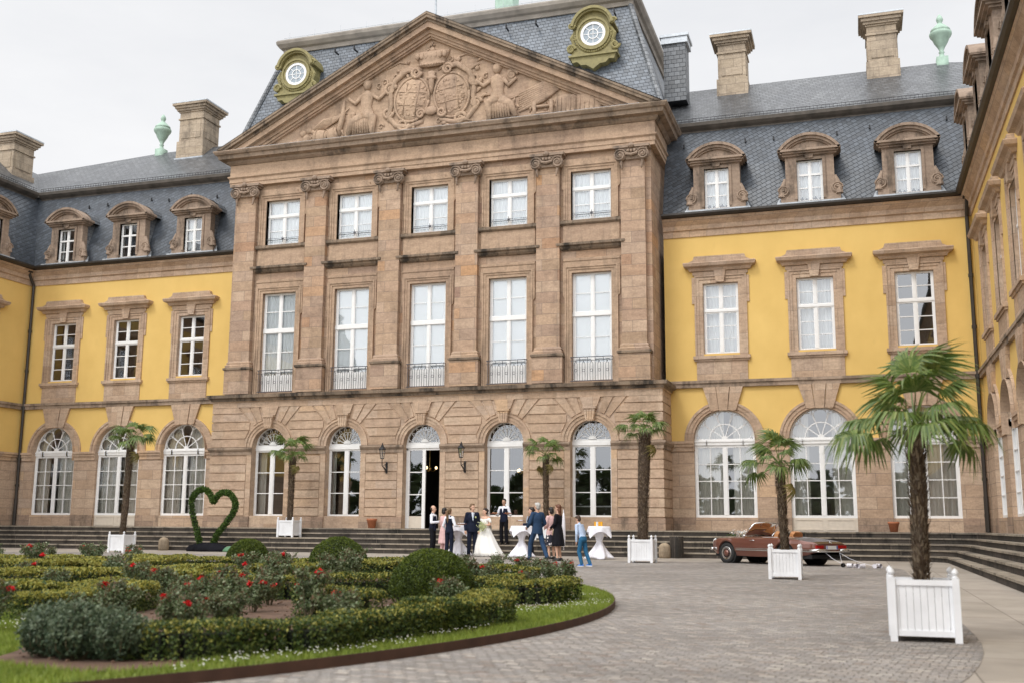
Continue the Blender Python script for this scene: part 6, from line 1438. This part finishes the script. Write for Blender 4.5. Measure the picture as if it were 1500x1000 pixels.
# ------------------------------------------------------------------ heart, bollards, pots, lanterns
hx = [(-17.5, 794.4), (-20, 787), (-23, 776.8), (-27, 764), (-31, 751), (-33.4, 735), (-32, 727), (-29, 722), (-24, 717), (-17, 714.5), (-11, 717), (-7, 721), (-3, 727), (-.5, 734), (2, 729), (6, 724), (11, 720.5), (16, 719.5), (22, 721), (27, 725), (31, 731), (33, 738), (31.5, 746), (28, 754), (22, 762), (17, 769), (11, 777), (7, 783), (4, 790), (2, 796.5)]
H3 = [(x*.0286, 0, (807-z)*.0268+.0) for x, z in hx]
ho = empty('ivy_heart', (-7.50, -3.95, 0), R_(8), label='tall green heart made of ivy standing before the steps', cat='heart')
P = []
for (a, b) in zip(H3, H3[1:]):
    a, b = np.array(a), np.array(b); n = 620; t = rng.uniform(size=(n, 1)); v = rng.normal(size=(n, 3)); v /= np.linalg.norm(v, axis=1)[:, None]; P.append(a+(b-a)*t+v*rng.uniform(.05, .145, (n, 1)))
foliage_obj('ivy', np.concatenate(P), .055, [M['ivy']], None, ho, .8)
m = MB(); m.tube(H3, .08, 8); m.build('frame', M['core'], ho)
m = MB()
m.loft([[(.95*w_*math.cos(2*PI*k/26)*(1+.1*math.sin(5*k)), .35*w_*math.sin(2*PI*k/26)*(1+.1*math.cos(3*k)), z_+.03*math.sin(k*2.3)*(z_ > 0)) for k in range(26)] for w_, z_ in ((.98, .005), (1., .08), (.85, .22), (.5, .3), (.2, .33))]); tag(m.build('black_cloth', M['blackc'], None, smooth=True, loc=(-7.6, -4.0, 0)), 'crumpled black cloth covering the foot of the green heart', 'cloth')
m = MB(); m.loft([[(.28*w_*math.cos(2*PI*k/14)*(1+.12*math.sin(4*k)), .2*w_*math.sin(2*PI*k/14), z_) for k in range(14)] for w_, z_ in ((1, .005), (.95, .08), (.6, .18), (.15, .22))]); tag(m.build('green_cloth', simple('green_cloth', (.10, .22, .12), .8), None, smooth=True, loc=(-6.5, -4.2, 0)), 'small green bundle beside the foot of the heart', 'cloth')
def bollard(x, y, l): m = MB(); m.lathe([(.20, 0), (.215, .1), (.21, .35), (.19, .43), (.13, .50), (.05, .53)], (0, 0, 0), 14); tag(m.build('stone_bollard', M['bollard'], None, smooth=True, loc=(x, y, 0)), l, 'bollard', 'old stone bollards')
bollard(-10.1, -3.45, 'round stone bollard between the left planter and the green heart'); bollard(10.68, -3.65, 'round stone bollard next to the dark bin, right of the steps')
b = empty('waste_bin', (11.08, -3.5, 0), label='dark slatted bin between the thick-trunked palm and the car', cat='bin'); m = MB(); m.lathe([(.20, 0.02), (.22, .05), (.23, .72), (.21, .75), (.19, .70), (.18, .1)], (0, 0, 0), 18); m.build('drum', M['gutter'], b)
for k in range(18):
    a = 2*PI*k/18; m = MB(); m.M = Matrix.Translation((.235*math.cos(a), .235*math.sin(a), 0)) @ Matrix.Rotation(a, 4, 'Z'); m.box(-.008, .008, -.028, .028, .03, .76); m.build('slat', M['riser'], b)
def pot(x, y, z, s, l): m = MB(); m.lathe([(.12*s, 0), (.17*s, .26*s), (.19*s, .27*s), (.19*s, .34*s), (.16*s, .34*s), (.14*s, .25*s)], (0, 0, 0), 18); tag(m.build('terracotta_pot', M['terracotta'], None, smooth=True, loc=(x, y, z)), l, 'flower pot', 'terracotta pots by the wall')
pot(-2.0, -.75, .955, 1.15, 'slim terracotta pot by the wall left of the open door'); pot(18.45, .95, .955, 1.1, 'terracotta pot on the terrace below the right wing window')
def lantern(x, l):
    o = empty('wall_lantern', (x, -.39, 3.42), label=l, cat='wall lantern', group='wrought iron lanterns beside the door'); o.scale = (.78, .78, .78); k = MB(); y = -.62
    k.box(-.05, .05, -.04, .0, -.25, .35); scroll(k, 0, 0, .01, 1, 0, .01, .2)
    pts = [(0, -.02, -.18), (0, -.2, -.05), (0, -.42, .05), (0, -.60, .12), (0, y, .35), (0, y, .5)]; k.tube(pts, [.035, .03, .03, .028, .022, .02], 8)
    for c_, r_, dd in (((-.12, .15), .11, 1), ((-.32, .02), .09, -1), ((-.2, -.16), .08, 1)):
        k.tube([(0, c_[0]+r_*(1-.06*j)*math.cos(j*.55*dd), c_[1]+r_*(1-.06*j)*math.sin(j*.55*dd)) for j in range(13)], .014, 5)
    k.tube([(0, -.02, .28), (0, -.25, .2), (0, -.5, .1)], .016, 6); k.build('bracket', M['iron'], o)
    c = MB(); n = 6
    for j in range(n): a = 2*PI*j/n; c.tube([(.10*math.cos(a), y+.10*math.sin(a), .5), (.17*math.cos(a), y+.17*math.sin(a), .98)], .011, 4)
    c.lathe([(.1, .48), (.11, .5), (.1, .52)], (0, y, 0), 6); c.lathe([(.18, .97), (.21, .99), (.17, 1.04), (.08, 1.14), (.07, 1.2), (.03, 1.24), (.035, 1.28), (.01, 1.34)], (0, y, 0), 12); c.build('lantern_frame', M['iron'], o)
    g = MB(); g.lathe([(.095, .5), (.162, .97)], (0, y, 0), 6); g.build('lantern_glass', M['glass'], o); return o
lantern(-1.55, 'black wrought iron wall lantern left of the open door'); lantern(1.95, 'black wrought iron wall lantern right of the open door')
# ------------------------------------------------------------------ convertible
M['paint'] = simple('copper_red_paint', (.18, .068, .047), .28, metal=.35, noise=.06, scale=3, spec=.6); M['paint'].node_tree.nodes['Principled BSDF'].inputs['Coat Weight'].default_value = .8
M['paintd'] = simple('dark_brown_lid_paint', (.035, .018, .016), .25, spec=.6); M['chrome'] = simple('chrome', (.78, .78, .78), .12, metal=1); M['tyre'] = simple('tyre_rubber', (.018, .018, .018), .8)
M['leather'] = simple('tan_leather', (.42, .19, .07), .55, noise=.15, scale=6); M['red_lamp'] = simple('red_lamp_lens', (.35, .01, .01), .2); M['lampw'] = simple('headlamp_glass', (.7, .72, .72), .1)
M['under'] = simple('underbody', (.012, .012, .012), .9); M['plate'] = simple('number_plate', (.72, .72, .70), .5); M['plateb'] = simple('plate_blue', (.02, .08, .45), .5)
CAR = empty('convertible_car', (14.72, -7.75, 0), 0, label='metallic copper red open vintage convertible with flowers on its bonnet', cat='car')
th = R_(37); CAR.scale = (.95, .95, .95)   # local -x is the front, pointing left and away from the camera
CAR.rotation_euler = (0, 0, -th)
WB0, WB1, RW = -1.25, 1.15, .325     # wheel centres (x), local x from -2.0 (front) to 2.29 (rear)
def cub(x, pts):
    for (a, va), (b, vb) in zip(pts, pts[1:]):
        if a <= x <= b: t = (x-a)/(b-a); t = t*t*(3-2*t)*.5+t*.5; return va+(vb-va)*t
    return pts[0][1] if x < pts[0][0] else pts[-1][1]
def sec(x):
    w = cub(x, [(-2.02, .60), (-1.95, .72), (-1.7, .82), (-1.2, .865), (0, .88), (1.0, .875), (1.7, .82), (2.15, .72), (2.27, .66)])
    zs = cub(x, [(-2.02, .62), (-1.95, .74), (-1.6, .80), (-1.0, .82), (0, .81), (.9, .82), (1.5, .79), (2.1, .72), (2.27, .66)])
    zc = cub(x, [(-2.02, .60), (-1.95, .70), (-1.5, .81), (-.9, .88), (-.5, .90), (.8, .88), (1.4, .84), (2.1, .74), (2.27, .67)])
    zb = cub(x, [(-2.02, .42), (-1.8, .30), (-1.5, .26), (0, .24), (1.5, .27), (1.9, .32), (2.27, .42)])
    for c in (WB0, WB1):
        d_ = abs(x-c)
        if d_ < .39: zb = max(zb, .31+math.sqrt(.39**2-d_**2)*.98)
    return w, zs, zc, zb
def ringpts(x, deck=True):
    w, zs, zc, zb = sec(x); zm = .55
    return [(x, w*.93, zb), (x, w*.985, max(zb+.02, .40)), (x, w, max(zb+.04, zm)), (x, w*.992, max(zb+.07, .66)), (x, w*.955, zs-.03), (x, w*.90, zs), (x, w*.70, zs+(zc-zs)*.35), (x, w*.35, zs+(zc-zs)*.85), (x, 0, zc)]
body = MB()
xs = list(np.arange(-2.02, 2.271, .035))
def strip(mb, x0, x1, lo, hi):
    X = [v for v in xs if x0-.001 <= v <= x1+.001]
    for a, b in zip(X, X[1:]):
        A, B_ = ringpts(a)[lo:hi], ringpts(b)[lo:hi]
        for s in (-1, 1):
            for p, q, r, t in zip(A, A[1:], B_[1:], B_): mb.poly([(v[0], s*v[1], v[2]) for v in (p, q, r, t)])
strip(body, -2.02, 2.27, 0, 6); strip(body, -2.02, -.52, 5, 9); strip(body, .82, 1.18, 5, 9)
for x in (xs[0], [v for v in xs if v <= 2.27][-1]):
    R1 = ringpts(x); body.poly([(p[0], p[1], p[2]) for p in R1]+[(p[0], -p[1], p[2]) for p in R1[::-1][1:]])
bo = body.build('body', M['paint'], CAR, smooth=True)
bo.data.polygons.foreach_set('use_smooth', [True]*len(bo.data.polygons))
ww = MB(); 
m = MB(); strip(m, 1.15, 2.27, 5, 9); m.build('boot_lid', M['paintd'], CAR, smooth=True)
m = MB(); m.box(-1.85, 2.1, -.70, .70, .22, .34); m.box(-.5, .85, -.8, .8, .24, .36); 
for c in (WB0, WB1):
    for s in (-1, 1): m.M = Matrix.Translation((c, s*.62, .34)) @ Matrix.Rotation(PI/2, 4, 'X'); m.lathe([(.385, -.16), (.385, .16), (.02, .16)] if s < 0 else [(.02, -.16), (.385, -.16), (.385, .16)], (0, 0, 0), 20); m.M = None
m.build('underbody', M['under'], CAR)
m = MB(); m.box(-.52, .82, -.72, .72, .36, .40); m.box(-.54, -.50, -.74, .74, .4, .86); m.box(.80, .84, -.74, .74, .4, .84)
for s in (-1, 1): a, b = sorted((s*.74, s*.79)); m.box(a, b, -.5, .8, .4, .80) if False else m.box(-.52, .82, a, b, .4, .80)
m.build('cabin', M['leather'], CAR)
for s in (-1, 1):
    m = MB(); m.box(.05, .52, s*.36-.24, s*.36+.24, .42, .58); m.M = Matrix.Translation((.55, s*.36, .55)) @ Matrix.Rotation(R_(14), 4, 'Y'); m.loft([[(.07*a_c, w_*b_c, z_) for a_c, b_c in ((-1, -1), (1, -1), (1, 1), (-1, 1))] for w_, z_ in ((.24, 0), (.25, .25), (.22, .42), (.15, .48))]); m.build('seat', M['leather'], CAR)
m = MB(); m.tube([(-.22+.07*math.sin(a), .36+.19*math.cos(a), .82+.18*math.sin(a)) for a in [2*PI*k/20 for k in range(21)]], .012, 6); m.tube([(-.22, .36, .82), (-.5, .36, .72)], .015, 6); m.build('steering_wheel', M['chrome'], CAR)
# windscreen
m = MB(); fr = [(-.62, -.66, .86), (-.26, -.56, 1.27), (-.22, 0, 1.295), (-.26, .56, 1.27), (-.62, .66, .86)]; m.tube([fr[0], (-.45, -.62, 1.07), fr[1]], .024, 8); m.tube([fr[4], (-.45, .62, 1.07), fr[3]], .024, 8); m.tube(fr[1:4], .022, 8); m.tube([fr[0], (-.72, 0, .9), fr[4]], .018, 8); wf = m.build('windscreen_frame', M['chrome'], CAR, smooth=True)
m = MB(); m.poly([fr[0], fr[1], fr[2], fr[3], fr[4], (-.72, 0, .9)]); m.build('windscreen_glass', M['glass'], wf)
m = MB()
for s in (-1, 1):
    for z0, z1, q in ((.42, .455, 0), (.475, .495, 0)):
        for a, b in ((-1.98, WB0-.42), (WB0+.42, WB1-.42), (WB1+.42, 2.2)):
            X = [a+(b-a)*k/8 for k in range(9)]
            for u, v in zip(X, X[1:]):
                wu_, wv_ = sec(u)[0]*.995+.006, sec(v)[0]*.995+.006; m.poly([(u, s*wu_, z0), (v, s*wv_, z0), (v, s*wv_, z1), (u, s*wu_, z1)])
    m.tube([(-.2, s*.885, .74), (-.05, s*.90, .745), (.0, s*.885, .74)], .012, 6)
    m.tube([(-.5, s*.70, .845), (.2, s*.72, .84), (.82, s*.70, .845)], .012, 5)
m.build('side_trim', M['chrome'], CAR)
m = MB(); W1 = [(2.12, -.84), (2.33, -.70), (2.37, -.3), (2.37, .3), (2.33, .70), (2.12, .84)]
for seg_ in (W1[:3], W1[3:]): m.tube([(x, y, .47) for x, y in seg_], [.035, .055, .045], 8)
m.tube([(2.36, -.75, .44), (2.38, 0, .44), (2.36, .75, .44)], .022, 8); m.build('rear_bumper', M['chrome'], CAR, smooth=True)
m = MB(); m.tube([(-1.85, -.84, .45), (-2.06, -.70, .45), (-2.1, 0, .45), (-2.06, .70, .45), (-1.85, .84, .45)], .05, 8); m.build('front_bumper', M['chrome'], CAR, smooth=True)
for s in (-1, 1):
    m = MB(); m.M = Matrix.Translation((-1.955, s*.60, .62)) @ Matrix.Rotation(PI/2, 4, 'Y'); m.ell((0, 0, 0), (.17, .10, .07)); m.build('headlight', M['lampw'], CAR, smooth=True)
    m = MB(); a, b = sorted((s*.36, s*.70)); m.box(2.24, 2.285, a, b, .53, .62); m.build('tail_light', M['red_lamp'], CAR)
m = MB(); m.box(2.285, 2.30, -.26, .26, .50, .61); pl_ = m.build('number_plate', M['plate'], CAR); m = MB(); m.box(2.301, 2.303, .21, .25, .505, .605); m.box(2.301, 2.303, -.26, -.22, .505, .605); m.build('plate_band', M['plateb'], pl_)
m = MB(); ring_ = [(2.29-.012, .05*math.cos(a), .665+.01+.05*math.sin(a)) for a in [2*PI*k/20 for k in range(21)]]
m.M = Matrix.Translation((-.03, 0, .03)); m.tube(ring_, .005, 5)
for k in range(3): a = PI/2+2*PI*k/3; m.tube([(2.28, 0, .675), (2.28, .05*math.cos(a), .675+.05*math.sin(a))], [.009, .003], 5)
m.build('star_badge', M['chrome'], CAR)
def wheel(x, s):
    o = MB(); o.M = Matrix.Translation((x, s*.74, RW)) @ Matrix.Rotation(-s*PI/2, 4, 'X')
    o.lathe([(.19, -.09), (.29, -.10), (.318, -.07), (.325, 0), (.318, .07), (.29, .10), (.21, .10), (.20, .07)], (0, 0, 0), 28); w_ = o.build('tyre', M['tyre'], CAR, smooth=True); w_.name = 'wheel'
    r = MB(); r.M = o.M; r.lathe([(.205, .075), (.21, .10), (.195, .105), (.165, .085), (.15, .09)], (0, 0, 0), 28); r.build('rim', M['chrome'], w_, smooth=True)
    r = MB(); r.M = o.M; r.lathe([(.155, .08), (.15, .095), (.11, .11), (.10, .10)], (0, 0, 0), 24); r.build('wheel_cover', M['paintd'], w_, smooth=True)
    r = MB(); r.M = o.M; r.lathe([(.102, .10), (.10, .115), (.06, .135), (.01, .14)], (0, 0, 0), 24); r.build('hub_cap', M['paint'], w_, smooth=True)
for x in (WB0, WB1):
    for s in (-1, 1): wheel(x, s)
m = MB(); m.ell((-.42, -.86, .88), (.05, .07, .045)); m.build('wing_mirror', M['chrome'], CAR, smooth=True)
# flowers on the bonnet (rest on the car), tin cans behind
def car_pt(x, y, z): return Vector((14.72, -7.75, 0))+Matrix.Rotation(-th, 3, 'Z') @ Vector((x, y, z))*.95
fl = empty('flower_garland', car_pt(-1.15, .0, .88), -th, label='pale bouquet of white and pink flowers on the car bonnet', cat='flowers')
M['pfl'] = leaf_mat('pale_flowers', [(.8, .72, .66), (.75, .55, .5), (.8, .8, .78), (.45, .5, .62)])
foliage_obj('blossoms', rng.normal(0, 1, (600, 3))*[.16, .18, .045]+[0, 0, .07], .055, [M['pfl']], None, fl, .9); foliage_obj('leaves', rng.normal(0, 1, (200, 3))*[.22, .22, .02]+[0, 0, .02], .07, [M['ivy']], None, fl, .5)
M['tin'] = simple('white_tin', (.72, .70, .74), .4, metal=.3, noise=.25, scale=20)
CP = [(16.76, -9.9, 0, 1), (16.95, -10.1, 1.1, 0), (17.12, -10.3, .4, 0), (17.26, -10.35, 2.0, 0), (17.62, -10.1, 2.8, 0), (17.70, -9.95, .9, 0)]
for k, (x, y, a, dk) in enumerate(CP):
    m = MB(); m.M = Matrix.Rotation(PI/2, 4, 'X'); m.lathe([(.060, -.07), (.064, -.075), (.060, -.06), (.060, .06), (.064, .075), (.055, .07), (.055, -.05)], (0, .064, 0), 14)
    if k in (1, 4): m.lathe([(.01, -.02), (.045, 0), (.03, .04)], (.07, .06, .02), 8)
    o = m.build('tin_can', M['tin'] if not dk else M['gutter'], None, loc=(x, y, 0)); o.rotation_euler = (0, 0, a); tag(o, ['dark tin can nearest the rear of the car', 'white tin can with a bow, first behind the dark one', 'white tin can third from the car', 'white tin can lying sideways in the middle of the trail', 'white tin can with a bow, farthest from the car', 'white tin can beside the farthest one'][k], 'tin can', 'tin cans tied behind the car')
    s0 = car_pt(2.30, -.3 if k % 2 else .35, .40); s1 = Vector((x, y, .05)); mid = s0.lerp(s1, .55); mid.z = .14
    if k in (0, 1, 4): m = MB(); m.tube([s0, s0.lerp(mid, .5)-Vector((0, 0, .03)), mid, s1], .005, 4); tag(m.build('string', M['cloth']), ['string from the car to the dark can', 'string from the car to the first white can', '', '', 'long string from the car to the farthest can'][k], 'string', 'strings tied to the rear bumper')
